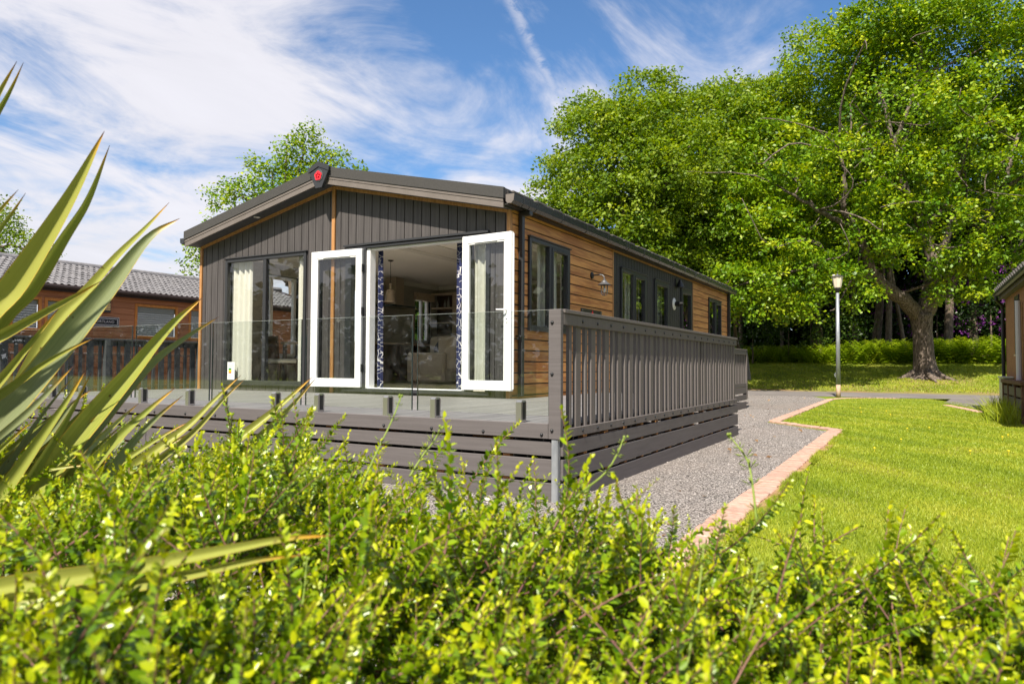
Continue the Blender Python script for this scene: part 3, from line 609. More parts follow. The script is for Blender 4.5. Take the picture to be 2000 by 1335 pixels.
ln = empty('wall_lantern', (6.1, 2.5, 1.85), 'grey fisherman style wall lantern with clear glass on the cedar side wall', 'wall light')
MB().lathe([(.055, 0), (.055, .018), (.04, .026), (.001, .026)], (6.101, 2.6, 1.865), 18, axis='X').build('back_plate', M['black_metal'], ln)
MB().tube([(6.12, 2.6, 1.865), (6.24, 2.6, 1.87), (6.29, 2.6, 1.86), (6.318, 2.6, 1.83), (6.32, 2.6, 1.79)], .011, 8).build('arm', M['lantern_metal'], ln)
MB().lathe([(.102, 1.70), (.105, 1.705), (.05, 1.745), (.04, 1.765), (.022, 1.775), (.02, 1.80), (.008, 1.805)], (6.32, 2.6, 0), 20).build('hood', M['lantern_metal'], ln)
MB().lathe([(.048, 1.70), (.048, 1.59), (.04, 1.56), (.02, 1.545), (.001, 1.54)], (6.32, 2.6, 0), 16).build('glass', M['glass'], ln, smooth=True)
MB().lathe([(.008, 1.70), (.014, 1.66), (.024, 1.62), (.02, 1.595), (.001, 1.585)], (6.32, 2.6, 0), 12).build('bulb', M['bulb'], ln, smooth=True)
for k in range(6):
    a = k*math.pi/3; c, s_ = math.cos(a), math.sin(a)
    MB().tube([(6.32+.056*c, 2.6+.056*s_, 1.70), (6.32+.056*c, 2.6+.056*s_, 1.58), (6.32+.04*c, 2.6+.04*s_, 1.545), (6.32+.005*c, 2.6+.005*s_, 1.532)], .0042, 5).build('cage_bar', M['lantern_metal'], ln)
pq = empty('slate_plaque', (6.11, 2.57, 1.1), 'dark slate plaque with a red spade shape on the cedar wall below the lantern', 'plaque')
MB().cbox(6.103, 6.118, 2.17, 2.99, 0.98, 1.315, .003).build('slab', M['slate'], pq)
MB().prism([(2.53, 1.14), (2.565, 1.115), (2.60, 1.135), (2.635, 1.115), (2.67, 1.14), (2.675, 1.20), (2.60, 1.308), (2.525, 1.20)], 0, 6.1185, 6.121).build('spade', M['red'], pq)
for p in ((2.21, 1.285), (2.95, 1.285), (2.21, 1.01), (2.95, 1.01)): MB().lathe([(.012, 0), (.012, .004), (.001, .006)], (6.1185, p[0], p[1]), 8, axis='X').build('screw', M['steel'], pq)
# ------------------------------------------------------------------ the deck
YF, XR, YB, XL = -3.246, 8.373, 2.60, -0.22
deck = empty('raised_deck', (4.0, -1.6, -.56), 'raised taupe composite deck with gapped skirting boards around the lodge', 'deck')
def dboard(x0, x1, y0, y1):
    return MB().cbox(x0, x1, y0, y1, -0.024, 0.0, .003).mesh('deck_board', M['deck'])
x = XL+0.03
m1 = None
while x < XR-0.06:
    y1 = -0.008 if x < 6.12 else YB-.02
    if x < 0.0: y1 = 0.2
    w_ = min(0.143, XR-.045-x)
    MB().cbox(x, x+w_, YF+.03, y1, -0.024, 0.0, .003).build('deck_board', M['deck'], deck); x += 0.1495
MB().cbox(XL, 8.272, YF, YF+.026, -0.107, 0.003, .004).build('fascia_board', M['composite'], deck)
SK = ((-0.232, -0.128), (-0.402, -0.255), (-0.562, -0.425))
for k, (z0, z1) in enumerate(SK):
    for xa, xb in ((XL, 3.42), (3.53, 8.30)): MB().cbox(xa, xb, YF+.022, YF+.044, z0, z1, .003).build('skirting_board', M['composite'], deck)
    for ya, yb in ((YF+.046, YB),): MB().cbox(XR-.026, XR-.003, ya, yb, z0, z1, .003).build('skirting_board', M['composite'], deck)
    MB().cbox(6.12, XR-.03, YB-.03, YB-.008, z0, z1, .003).build('skirting_board', M['composite'], deck)
    MB().cbox(XL, XL+.022, YF+.05, 0.2, z0, z1, .003).build('skirting_board', M['composite'], deck)
MB().cbox(3.425, 3.525, YF+.018, YF+.042, -0.562, -0.128, .003).build('joint_cover', M['composite'], deck)
cm = MB(); cm.cbox(8.297, 8.338, YF+.004, YF+.012, -0.58, -0.107, .002); cm.cbox(8.338, 8.346, YF+.004, YF+.05, -0.58, -0.107, .002); cm.build('corner_angle', M['galv'], deck)
stm = MB().box(-.03, .03, 0, .05, -0.56, -0.03).mesh('stud', M['stud'])
for xx in np.arange(0.1, 8.3, 0.6): put('stud', stm, deck, loc=(xx, YF+.046, 0))
st2 = MB().box(-.05, 0, -.03, .03, -0.56, -0.11).mesh('stud', M['stud'])
for yy in np.arange(-2.75, 2.5, 0.44): put('stud', st2, deck, loc=(XR-.028, yy, 0))
jm = MB(); 
for xx in np.arange(0.3, 8.3, 1.2): MB().box(xx, xx+.05, YF+.2, -.02, -0.2, -0.026).build('joist', M['stud'], deck)
MB().box(XL+.3, 8.2, -1.9, -1.88, -0.55, -0.21).build('added_shade_screen', M['black_clad'], deck)  # added dark sheet, stands in for the shade under the deck
boltm = MB().lathe([(.013, 0.0), (.013, -.003), (.010, -.006), (.009, -.010), (.001, -.011)], (0, 0, 0), 8, axis='Y').mesh('bolt', M['bolt'], True)
bolts = MB().lathe([(.013, 0.0), (.013, .003), (.010, .006), (.009, .010), (.001, .011)], (0, 0, 0), 8, axis='X').mesh('bolt', M['bolt'], True)
for xx in (8.22, 7.724, 7.243, 6.76, 6.252, 5.79, 5.266, 4.654, 4.2, 3.7, 3.2, 2.7, 2.2): put('bolt', boltm, deck, loc=(xx, YF-.0005, -0.078))
# ------------------------------------------------------------------ railings
def railing(root, xo, sgn, y0, y1, post_at, mat, splice=None, zt=0.828):
    """slatted rail running along Y with its outer face at X=xo; sgn=+1 faces +X"""
    def bx(n, a, b_, ya, yb, z0, z1, m=mat):
        return MB().cbox(min(xo-sgn*a, xo-sgn*b_), max(xo-sgn*a, xo-sgn*b_), ya, yb, z0, z1, .003).build(n, m, root)
    bx('handrail', -.012, .105, y0, y1, zt-.028, zt)
    bx('top_rail', 0.0, .022, y0+.002, y1, zt-.113, zt-.03)
    bx('bottom_rail', 0.0, .022, y0+.002, y1, -0.102, -0.037)
    na = MB().cbox(min(xo-sgn*.0225, xo-sgn*.052), max(xo-sgn*.0225, xo-sgn*.052), 0, .045, -.1, zt-.03, .003).mesh('slat', mat)
    wi = MB().cbox(min(xo-sgn*.0225, xo-sgn*.052), max(xo-sgn*.0225, xo-sgn*.052), 0, .092, -.1, zt-.03, .003).mesh('slat', mat)
    y = y0+.146; k = 0
    while y < y1-.06:
        put('slat', na, root, loc=(0, y, 0))
        if y+.21 < y1: put('slat', wi, root, loc=(0, y+.117, 0))
        for zz in (zt-.075, -.068):
            put('bolt', bolts if sgn > 0 else bolts, root, loc=(xo+.0003 if sgn > 0 else xo-.0, y+.19, zz))
        y += .2885; k += 1
rl = empty('side_railing', (8.37, -0.3, -.1), 'taupe slatted railing with black bolts along the right side of the deck', 'railing')
railing(rl, XR, 1, YF+.045, 2.53, None, M['slat'])
MB().cbox(8.275, XR, YF-.004, YF+.04, -0.107, 0.826, .004).build('post', M['composite'], rl)
for zz in (0.73, 0.36, -0.045): put('bolt', boltm, rl, loc=(8.305, YF-.0045, zz))
for yy in (0.58,): MB().cbox(8.25, 8.318, yy, yy+.07, -0.0, 0.795, .004).build('post', M['slat'], rl)
MB().cbox(8.27, 8.35, 2.45, 2.53, -0.1, 0.80, .004).build('post', M['slat'], rl)
r2 = empty('left_railing', (-.2, -1.5, -.1), 'dark grey slatted railing on the left side of the deck behind the spiky plant', 'railing')
railing(r2, XL, -1, YF+.05, 0.12, None, M['dark_grey'], zt=0.80)
MB().cbox(XL+.05, XL+.13, 0.05, 0.13, 0, 0.79, .004).build('post', M['dark_grey'], r2); MB().cbox(XL+.05, XL+.13, -1.55, -1.47, 0, 0.77, .004).build('post', M['dark_grey'], r2)
r3 = empty('entrance_steps', (7.0, 9.1, -.55), 'far slatted handrail and boarded steps at the lodge side entrance', 'steps')
b = 7.13
MB().cbox(b-.09, b+.01, 8.0, 9.5, .80, .828, .003).build('handrail', M['slat'], r3); MB().cbox(b-.02, b, 8.0, 9.5, .70, .798, .003).build('top_rail', M['slat'], r3)
MB().prism([(9.5, .828), (9.5, .80), (9.95, .10), (9.95, .128)], 0, b-.09, b+.01).build('sloping_rail', M['dark_grey'], r3)
for k in range(10): MB().cbox(b-.05, b-.022, 8.0+.145*k, 8.0+.145*k+(.045 if k % 2 == 0 else .09), -.05, .70, .003).build('slat', M['slat'], r3)
MB().cbox(b-.09, b-.0, 9.5, 9.59, -.35, .80, .004).build('post', M['slat'], r3)
for z0, z1 in ((-.2, -.06), (-.36, -.235), (-.55, -.4), (-.052, .04)): MB().cbox(b-.022, b, 8.0, 9.45, z0, z1, .003).build('skirting_board', M['slat'], r3)
MB().box(6.13, b-.1, 8.0, 9.4, -.04, 0.0).build('platform', M['deck'], r3)
for k in range(3): MB().box(6.2, b-.1, 9.42+.25*k, 9.68+.25*k, -.18-.15*k, -.15-.15*k).build('tread', M['deck'], r3)
# ------------------------------------------------------------------ glass balustrade
gb = empty('glass_balustrade', (5, -3.2, 0), 'frameless clear glass balustrade in steel spigots along the front of the deck', 'balustrade')
JY = YF+.045
for x0, x1 in ((-0.1, 1.92), (1.98, 3.21), (3.275, 4.495), (4.53, 5.755), (5.81, 7.01), (7.062, 8.255)):
    p = MB(); p.box(x0+.004, x1-.004, JY, JY+.012, 0.055, 0.826, 0)
    pn = p.build('pane', M['bal_glass'], gb)
    MB().box(x0, x0+.0038, JY-.001, JY+.013, 0.055, 0.826).build('edge', M['glass_edge'], pn); MB().box(x1-.0038, x1, JY-.001, JY+.013, 0.055, 0.826).build('edge', M['glass_edge'], pn)
    e = MB(); e.box(x0, x1, JY-.0005, JY+.0125, 0.8262, 0.8275); e.build('top_edge', M['pale_edge'], pn)
spm = MB(); spm.prism([(-.033, 0.003), (-.033, .150), (-.012, .164), (-.012, .004)], 0, -.023, .023); spm.prism([(.028, 0.003), (.028, .164), (.045, .150), (.045, .004)], 0, -.023, .023)
spm.box(-.023, .023, -.0115, .0275, .004, .05); spmm = spm.mesh('spigot', M['steel']); spb = MB().cbox(-.02, .02, .0455, .0475, .02, .14, .0005).mesh('clamp_pad', M['bolt'])
spc = MB(); spc.box(.0232, .0245, -.012, .03, .02, .15); spcm = spc.mesh('clamp_gap', M['bolt'])
for xx in (8.025, 7.245, 6.765, 5.985, 5.44, 4.71, 4.21, 3.43, 2.9, 2.3, 1.67, 0.9, 0.2):
    s_ = put('spigot', spmm, gb, loc=(xx, JY-.006, 0)); c_ = bpy.data.objects.new('clamp_gap', spcm); COL.objects.link(c_); c_.parent = s_
# ------------------------------------------------------------------ inside the lodge
def curtain(name, x0, x1, y, z0, z1, m, label, group=None, amp=.028, waves=5, axis='X', flare=0.0):
    n = 60; vs = []; rows = 5
    for side in (0, 1):
        for j in range(rows):
            tz = j/(rows-1); z = z1+(z0-z1)*tz
            for i in range(n):
                s_ = i/(n-1); xx = x0+(x1-x0)*s_*(1+flare*tz); w_ = amp*math.sin(s_*waves*2*math.pi+.4*math.sin(7*s_)+.3*tz)+.006*side
                vs.append((xx, y+w_, z) if axis == 'X' else (y+w_, xx, z))
    fs = []
    R_ = rows*n
    for side in (0, 1):
        for j in range(rows-1):
            for i in range(n-1): fs.append((side*R_+j*n+i, side*R_+j*n+i+1, side*R_+(j+1)*n+i+1, side*R_+(j+1)*n+i))
    for j in range(rows-1): fs.append((j*n, (j+1)*n, R_+(j+1)*n, R_+j*n)); fs.append((j*n+n-1, (j+1)*n+n-1, R_+(j+1)*n+n-1, R_+j*n+n-1))
    o = MB().add(vs, fs).build(name, m, smooth=True); return tag(o, label, 'curtain', group)
curtain('curtain', 0.665, 1.16, 0.10, 0.13, 2.2, M['cream_cloth'], 'wide cream curtain at the left edge of the front window', waves=4)
curtain('curtain', 2.23, 2.45, 0.09, 0.13, 2.2, M['cream_cloth'], 'narrow cream curtain at the front window nearest the white door', waves=2.5)
curtain('curtain', 3.745, 3.83, 0.19, 0.09, 2.2, M['navy_print'], 'navy patterned curtain on the left of the open doorway', waves=2, flare=.2)
curtain('curtain', 5.13, 5.33, 0.20, 0.09, 2.2, M['navy_print'], 'navy patterned curtain on the right of the open doorway', waves=2)
curtain('curtain', 5.50, 5.745, 0.085, 0.10, 2.1, M['cream_cloth'], 'cream curtain behind the glass of the right hand open door', waves=2.5, amp=.02)
curtain('curtain', 3.43, 3.60, 0.085, 0.10, 2.1, M['cream_cloth'], 'cream curtain strip behind the glass of the left hand open door', waves=2, amp=.02)
curtain('curtain', 1.02, 1.62, 5.94, 0.7, 2.2, M['cream_cloth'], 'pale curtain behind the first cedar wall window', axis='Y', waves=5)
curtain('curtain', 4.5, 5.1, 5.94, 0.7, 2.2, M['cream_cloth'], 'pale curtain behind the first window in black side cladding', axis='Y', waves=5)
bl = MB()
for k in range(28): bl.box(5.945, 5.955, 5.7, 6.66, 0.9+.045*k, 0.9+.045*k+.038)
tag(bl.build('window_blind', M['blind']), 'pale blind behind the second window in black cladding', 'blind')
# pendant lamp
pl_ = empty('pendant_lamp', (2.2, 2.35, 1.6), 'bell shaped champagne pendant lamp hanging inside the doorway', 'pendant lamp')
pc = at(763, 520, 1)-CAM; tt = (2.6-CAM[1])/pc[1]; pc = CAM+pc*tt; px0, py0 = float(pc[0]), 2.6
MB().lathe([(.055, 2.395), (.055, 2.385), (.03, 2.372), (.005, 2.37)], (px0, py0, 0), 16).build('ceiling_rose', M['black_metal'], pl_)
MB().tube([(px0, py0, 2.372), (px0, py0, 1.92)], .005, 6).build('cord', M['black_metal'], pl_)
MB().lathe([(.012, 1.96), (.03, 1.93), (.014, 1.90), (.03, 1.86), (.014, 1.845)], (px0, py0, 0), 12).build('fitting', M['brushed'], pl_, smooth=True)
MB().lathe([(.02, 1.845), (.06, 1.835), (.088, 1.79), (.095, 1.72), (.1, 1.64), (.125, 1.60), (.12, 1.60), (.09, 1.66), (.08, 1.78), (.02, 1.83)], (px0, py0, 0), 24).build('bell_shade', M['brushed'], pl_, smooth=True)
# cooker hood on the left wall
ch = empty('cooker_hood', (.3, 4.8, 1.7), 'steel chimney cooker hood with glass canopy on the left inner wall', 'cooker hood')
MB().cbox(.137, .47, 4.62, 4.93, 1.80, 2.395, .003).build('chimney', M['brushed'], ch)
MB().cbox(.137, .62, 4.33, 5.25, 1.725, 1.755, .004).build('canopy', M['glass_edge'], ch); MB().cbox(.137, .5, 4.58, 4.97, 1.757, 1.80, .004).build('collar', M['brushed'], ch)
tag(MB().cbox(.137, .22, 5.72, 6.47, 1.985, 2.17, .006).build('window_pelmet', M['light_wood']), 'pale fabric pelmet over the small kitchen window', 'pelmet')
# kitchen units and shelf
ku = empty('kitchen_units', (.45, 5, 0), 'dark kitchen base units with pale worktop along the left inner wall', 'kitchen')
for y in (3.3, 3.9, 4.5, 5.1, 5.7): MB().cbox(.14, .72, y+.005, y+.595, .05, .86, .004).build('cabinet', M['dark_wood'], ku)
MB().cbox(.137, .76, 3.3, 6.3, .862, .90, .004).build('worktop', M['light_wood'], ku)
sh = empty('shelf_unit', (.5, 6.5, 1.6), 'pale open shelf unit with glassware in the back kitchen corner', 'shelf unit')
b = MB(); b.cbox(.14, .83, 6.42, 6.69, 2.16, 2.2, .003); b.cbox(.79, .99, 6.40, 6.69, .92, 2.2, .003); b.build('carcass', M['light_wood'], sh)
for z in (1.815, 1.45): MB().cbox(.14, .785, 6.44, 6.69, z, z+.03, .003).build('shelf', M['light_wood'], sh)
MB().box(.14, .785, 6.68, 6.695, 1.2, 2.158).build('back_panel', M['dark_wood'], sh)
for k, (xx, h) in enumerate(((.24, .17), (.47, .19), (.58, .26))):
    tag(MB().lathe([(.03, 0), (.032, h*.55), (.014, h*.75), (.014, h), (.001, h)], (xx, 6.55, 1.846), 12).build('glass_bottle', M['blind'], smooth=True), ('short clear bottle at the left of the kitchen shelf', 'middle clear bottle on the kitchen shelf', 'tallest clear bottle on the kitchen shelf')[k], 'bottle', 'bottles on the kitchen shelf')
# sofa
sf = empty('sofa', (1.8, 4.9, 0), 'oatmeal fabric sofa with boxy arm seen through the doorway', 'sofa')
MB().cbox(1.28, 2.25, 4.0, 4.32, .07, .68, .04).build('arm', M['sofa'], sf, smooth=False); MB().cbox(1.28, 2.25, 5.9, 6.2, .07, .68, .04).build('arm', M['sofa'], sf)
MB().cbox(1.28, 2.22, 4.325, 5.895, .07, .32, .03).build('base', M['sofa'], sf); MB().cbox(2.0, 2.50, 4.1, 6.1, .30, 1.02, .05).build('backrest', M['sofa'], sf)
for y in (4.33, 5.12): MB().cbox(1.26, 1.99, y, y+.77, .325, .50, .05).build('seat_cushion', M['sofa'], sf)
cu = MB().cbox(-.2, .2, -.06, .06, -.2, .2, .055); R_ = Matrix.Rotation(math.radians(35), 4, 'Y'); cu.v = [tuple(R_ @ Vector(p)+Vector((1.88, 4.5, .78))) for p in cu.v]
tag(cu.build('cushion', M['navy_cloth']), 'dark navy scatter cushion leaning on the oatmeal sofa', 'cushion')
cu = MB().cbox(-.24, .24, -.07, .07, -.22, .22, .06); cu.v = [tuple(Vector(p)+Vector((1.6, 4.75, .82))) for p in cu.v]
tag(cu.build('cushion', M['sofa']), 'oatmeal scatter cushion behind the navy cushion on the sofa', 'cushion')
# dining table and chair
dt = empty('dining_table', (.9, 2.1, 0), 'pale topped dining table behind the front window', 'table')
MB().cbox(.28, 1.25, 1.5, 2.7, .80, .84, .006).build('tabletop', M['light_wood'], dt)
for p in ((.34, 1.56), (1.19, 1.56), (.34, 2.64), (1.19, 2.64)): MB().cbox(p[0]-.03, p[0]+.03, p[1]-.03, p[1]+.03, .03, .798, .004).build('leg', M['dark_wood'], dt)
dc = empty('dining_chair', (.6, 1.1, 0), 'dark wood dining chair with cream seat pad behind the front window', 'chair')
MB().cbox(.42, .86, .95, 1.38, .44, .52, .025).build('seat_pad', M['cream_plain'], dc); MB().cbox(.42, .86, .95, 1.38, .41, .438, .006).build('seat', M['dark_wood'], dc)
for p, q in (((.45, .98), (.38, .9)), ((.83, .98), (.9, .9)), ((.45, 1.35), (.38, 1.42)), ((.83, 1.35), (.9, 1.42))): MB().tube([(p[0], p[1], .41), (q[0], q[1], .03)], [.022, .014], 8).build('leg', M['dark_wood'], dc)
MB().prism([(.95, .52), (.985, .52), (.95, .92), (.915, .92)], 0, .44, .84).build('backrest', M['dark_wood'], dc)
# energy card in the front window
en = empty('energy_card', (.8, 0, .3), 'white energy rating card stuck low in the front window', 'card')
MB().box(.72, .895, -.0045, -.0015, .165, .455).build('card', M['card'], en)
for k, (m_, z) in enumerate((('green', .325), ('yellow', .297), ('orange', .269))): MB().box(.753, .82, -.0062, -.0047, z, z+.027).build('rating_bar', M[m_], en)
for z, a, b_ in ((.405, .742, .868), (.385, .742, .868), (.365, .745, .865), (.235, .752, .81), (.222, .752, .81), (.188, .742, .83)): MB().box(a, b_, -.0060, -.0047, z, z+.009).build('print_line', M['grey_print'], en)
# ------------------------------------------------------------------ neighbouring chalet (left)
nb = empty('neighbour_chalet', (-9.2, 4, -.56), 'brown boarded chalet with wavy grey tiled roof and orange window frames', 'chalet')
NX = -7.9
NW = [(0.72, 1.42, 1.2, 2.03), (1.49, 2.15, 1.2, 2.03), (3.79, 5.08, 1.12, 2.06), (5.44, 6.4, 1.12, 2.06)]
b = MB()
for r in rects_minus((-1.5, 11, -.5, 2.36), NW): b.box(NX-.12, NX-.016, r[0], r[1], r[2], r[3])
b.box(NX-6, NX-.12, -1.5, -1.38, -.5, 2.36); b.box(NX-6, NX-.12, 10.9, 11, -.5, 2.36); b.build('wall', M['chalet'], nb)
for k in range(13):
    z0 = 0.15+.16*k
    for r in rects_minus((-1.5, 11, z0+.006, z0+.154), NW): MB().prism([(NX-.016, r[2]), (NX+.004, r[2]), (NX-.004, r[3]), (NX-.016, r[3])], 1, r[0], r[1]).build('plank', M['chalet'], nb)
for a0, a1, z0, z1 in NW:
    fr = MB()
    for q in ((a0, a0+.07, z0, z1), (a1-.07, a1, z0, z1), (a0+.07, a1-.07, z0, z0+.07), (a0+.07, a1-.07, z1-.07, z1)): fr.cbox(NX-.03, NX+.02, q[0], q[1], q[2], q[3], .004)
    w_ = fr.build('window', M['chalet_trim'], nb); MB().box(NX-.02, NX-.015, a0+.07, a1-.07, z0+.07, z1-.07).build('pane', M['glass'], w_)
    bl = MB()
    for k in range(int((z1-z0-.14)/.06)): bl.box(NX-.06, NX-.05, a0+.08, a1-.08, z0+.08+.06*k, z0+.08+.06*k+.056)
    bl.build('blind', M['blind'], w_)
MB().box(NX+.005, NX+.2, -1.7, 11.2, 2.20, 2.36).build('fascia', M['dark_brown'], nb)
MB().prism([(NX+.27, 2.30), (NX+.27, 2.33), (-10.6, 3.24), (-10.6, 3.20)], 1, -1.8, 11.3).build('roof_slope', M['dark_brown'], nb); MB().prism([(-13.9, 2.30), (-13.9, 2.33), (-10.6, 3.24), (-10.6, 3.20)], 1, -1.8, 11.3).build('roof_slope', M['dark_brown'], nb)
MB().tube([(NX+.3, -1.8, 2.30), (NX+.3, 11.3, 2.30)], .055, 8).build('gutter', M['dark_brown'], nb)
MB().tube([(-10.6, -1.8, 3.27), (-10.6, 11.3, 3.27)], .1, 10).build('ridge_tile', M['tile'], nb)
# one wavy tile, laid in courses
rise, runx = 0.93, 2.97; nco = 10; cw = 0.166
def tile_mesh():
    n = 7; vs = []
    for side in (0, 1):
        for e in (0, 1):
            for i in range(n):
                s_ = i/(n-1); h = .022*math.sin(2*math.pi*s_)+(.038 if e == 0 else .006)-(.014 if side else 0)
                vs.append((0 if e == 0 else -runx/nco*1.12, s_*cw, h+(0 if e == 0 else rise/nco*1.12)))
    fs = []
    for i in range(n-1):
        fs.append((i, i+1, n+i+1, n+i)); fs.append((2*n+i, 2*n+i+1, 3*n+i+1, 3*n+i)); fs.append((i, i+1, 2*n+i+1, 2*n+i))
    return MB().add(vs, fs).mesh('tile', M['tile'], True)
tm_ = tile_mesh(); cnt = 0; rest = []
for c in range(nco):
    for k in range(-18, 58):
        y = 1.2+k*cw*.985; xx = NX+.29-runx/nco*c; zz = 2.33+rise/nco*c+random.gauss(0, .003)
        if 0 <= k < 29: put('tile', tm_, nb, loc=(xx, y, zz))
        else: rest.append((xx, y, zz))
tv = np.array([v_.co for v_ in tm_.vertices]); tf = np.array([tuple(p_.vertices) for p_ in tm_.polygons])
put('tiles', np_mesh('tiles', (tv[None]+np.array(rest)[:, None, :]).reshape(-1, 3), (tf[None]+np.arange(len(rest))[:, None, None]*len(tv)).reshape(-1, 4), M['tile'], None, True), nb, kind='stuff')
sg = empty('house_sign', (NX, 2.95, 1.5), 'black house sign reading PORTLAND in a thin pale frame', 'sign')
SX = NX+.012
MB().cbox(SX, SX+.02, 2.565, 3.34, 1.39, 1.64, .003).build('board', M['sign_black'], sg)
def frame_lines(o, wd, m, n):
    f = MB(); y0, y1, z0, z1 = 2.565+o, 3.34-o, 1.39+o, 1.64-o
    for q in ((y0, y0+wd, z0, z1), (y1-wd, y1, z0, z1), (y0+wd, y1-wd, z0, z0+wd), (y0+wd, y1-wd, z1-wd, z1)): f.box(SX+.0202, SX+.023, q[0], q[1], q[2], q[3])
    f.build(n, m, sg)
frame_lines(0.0, .012, M['sign_line'], 'outer_line'); frame_lines(.036, .016, M['sign_line'], 'inner_line')
tx = bpy.data.curves.new('lettering', 'FONT'); tx.body = 'PORTLAND'; tx.size = .095; tx.align_x = 'CENTER'; tx.align_y = 'CENTER'; tx.extrude = .001; tx.space_character = 1.1
to = bpy.data.objects.new('lettering', tx); COL.objects.link(to); to.parent = sg; to.matrix_parent_inverse = Matrix.Translation(-Vector(sg.location)); to.location = (SX+.0225, 2.945, 1.515); to.rotation_euler = (math.pi/2, 0, math.pi/2); tx.materials.append(M['sign_line'])
bpy.context.view_layer.update(); lm_ = bpy.data.meshes.new_from_object(to.evaluated_get(bpy.context.evaluated_depsgraph_get())); l2 = bpy.data.objects.new('letters', lm_); COL.objects.link(l2); l2.parent = sg; l2.matrix_parent_inverse = to.matrix_parent_inverse.copy(); l2.location = to.location; l2.rotation_euler = to.rotation_euler; bpy.data.objects.remove(to); l2.name = 'lettering'
wl = empty('wall_light', (NX, 2.97, 1.9), 'dark wall light with amber louvred front above the chalet sign', 'wall light')
MB().cbox(NX+.004, NX+.11, 2.86, 3.08, 1.755, 2.055, .02).build('casing', M['anthracite'], wl)
for k in range(5): MB().box(NX+.1105, NX+.118, 2.92, 3.05, 1.815+.04*k, 1.815+.04*k+.027).build('lens', M['amber'], wl)
# veranda fence of the chalet
vf = empty('chalet_fence', (-6.9, 3, -.5), 'brown picket fence of the chalet veranda behind the deck railing', 'fence')
MB().cbox(-6.95, -6.85, -3, 9, .62, .68, .005).build('top_rail', M['old_timber'], vf); MB().cbox(-6.93, -6.87, -3, 9, -.2, -.12, .005).build('bottom_rail', M['old_timber'], vf)
pm = MB().cbox(-6.925, -6.875, 0, .09, -.25, .62, .004).mesh('picket', M['old_timber'])
for k in range(52): put('picket', pm, vf, loc=(0, -3+.23*k, 0))
# ------------------------------------------------------------------ lodge at the right edge
ht = empty('right_lodge', (14.5, 8, -.5), 'tan rendered lodge with black downpipe cut off by the right edge of the view', 'lodge')
b = MB(); b.box(12.4, 12.52, 9.78, 11.64, -.35, 2.06); b.box(12.4, 12.52, 4.5, 9.78, -.35, .70); b.box(12.4, 12.52, 4.5, 9.2, .70, 2.06); b.box(12.4, 12.52, 9.2, 9.78, 1.9, 2.06); b.box(12.4, 12.52, 9.2, 9.78, -.35, .705)
b = MB()
for r in rects_minus((4.5, 11.64, -.35, 2.08), [(9.2, 9.85, .70, 1.88)]): b.box(12.4, 12.52, r[0], r[1], r[2], r[3])
b.box(12.52, 17.5, 11.52, 11.64, -.35, 2.08); b.box(12.52, 17.5, 4.5, 4.62, -.35, 2.08); b.prism([(12.45, 2.081), (17.5, 2.081), (15, 3.0)], 1, 11.5, 11.62); b.prism([(12.45, 2.081), (17.5, 2.081), (15, 3.0)], 1, 4.52, 4.64); b.box(17.38, 17.5, 4.62, 11.52, -.35, 2.08)
b.build('wall', M['hut_wall'], ht)
fr = MB()
for q in ((9.2, 9.27, .7, 1.88), (9.78, 9.85, .7, 1.88), (9.27, 9.78, .7, .77), (9.27, 9.78, 1.81, 1.88)): fr.cbox(12.38, 12.45, q[0], q[1], q[2], q[3], .004)
w_ = fr.build('window', M['anthracite'], ht); MB().box(12.42, 12.426, 9.27, 9.78, .77, 1.81).build('pane', M['glass'], w_); MB().cbox(12.36, 12.40, 9.18, 9.87, .665, .698, .003).build('sill', M['light_wood'], w_)
MB().prism([(12.27, 2.06), (12.27, 2.16), (15.0, 3.16), (15.0, 3.05)], 1, 4.2, 11.75).build('roof_slope', M['dark_tile'], ht); MB().prism([(17.7, 2.06), (17.7, 2.16), (15.0, 3.16), (15.0, 3.05)], 1, 4.2, 11.75).build('roof_slope', M['dark_tile'], ht)
MB().box(12.285, 12.399, 4.25, 11.7, 1.98, 2.055).build('soffit', M['grey_board'], ht)
MB().prism([(12.28, 2.15), (12.20, 2.15), (12.17, 2.10), (12.18, 2.06), (12.22, 2.04), (12.28, 2.06)], 1, 4.2, 11.72).build('gutter', M['black_metal'], ht)
tmh = MB().tube([(12.2, 0, 2.165), (12.6, 0, 2.31)], [.06, .06], 8).mesh('roof_tile', M['dark_tile'])
for k in range(24): put('roof_tile', tmh, ht, loc=(0, 4.4+.31*k, 0))
MB().tube([(12.22, 11.5, 2.06), (12.22, 11.5, 1.96), (12.33, 11.58, 1.84), (12.345, 11.6, 1.75), (12.345, 11.6, -.5)], .038, 10).build('downpipe', M['black_metal'], ht)
MB().tube([(12.33, 8.8, 1.72), (12.33, 8.8, -.4)], .05, 10).build('waste_pipe', M['pale_pipe'], ht)
mb_ = empty('meter_box', (12.2, 9.8, -.3), 'cream meter box low beside the tan lodge wall', 'meter box')
MB().cbox(12.22, 12.395, 10.3, 11.2, -.56, .20, .015).build('cabinet', M['box_cream'], mb_); MB().cbox(12.20, 12.395, 10.26, 11.24, .201, .24, .01).build('lid', M['box_cream'], mb_)
pt = empty('timber_step', (12.25, 8.5, -.5), 'weathered timber framed step with grey boards at the right edge', 'timber step')
MB().cbox(12.15, 12.38, 7.0, 10.1, .12, .19, .008).build('top_plank', M['old_timber'], pt)
for y in (7.05, 8.0, 9.1, 9.98): MB().cbox(12.17, 12.25, y, y+.09, -.56, .12, .006).build('post', M['old_timber'], pt)
for z in (-.5, -.3, -.1): MB().cbox(12.19, 12.22, 7.15, 9.97, z, z+.17, .005).build('plank', M['grey_board'], pt)
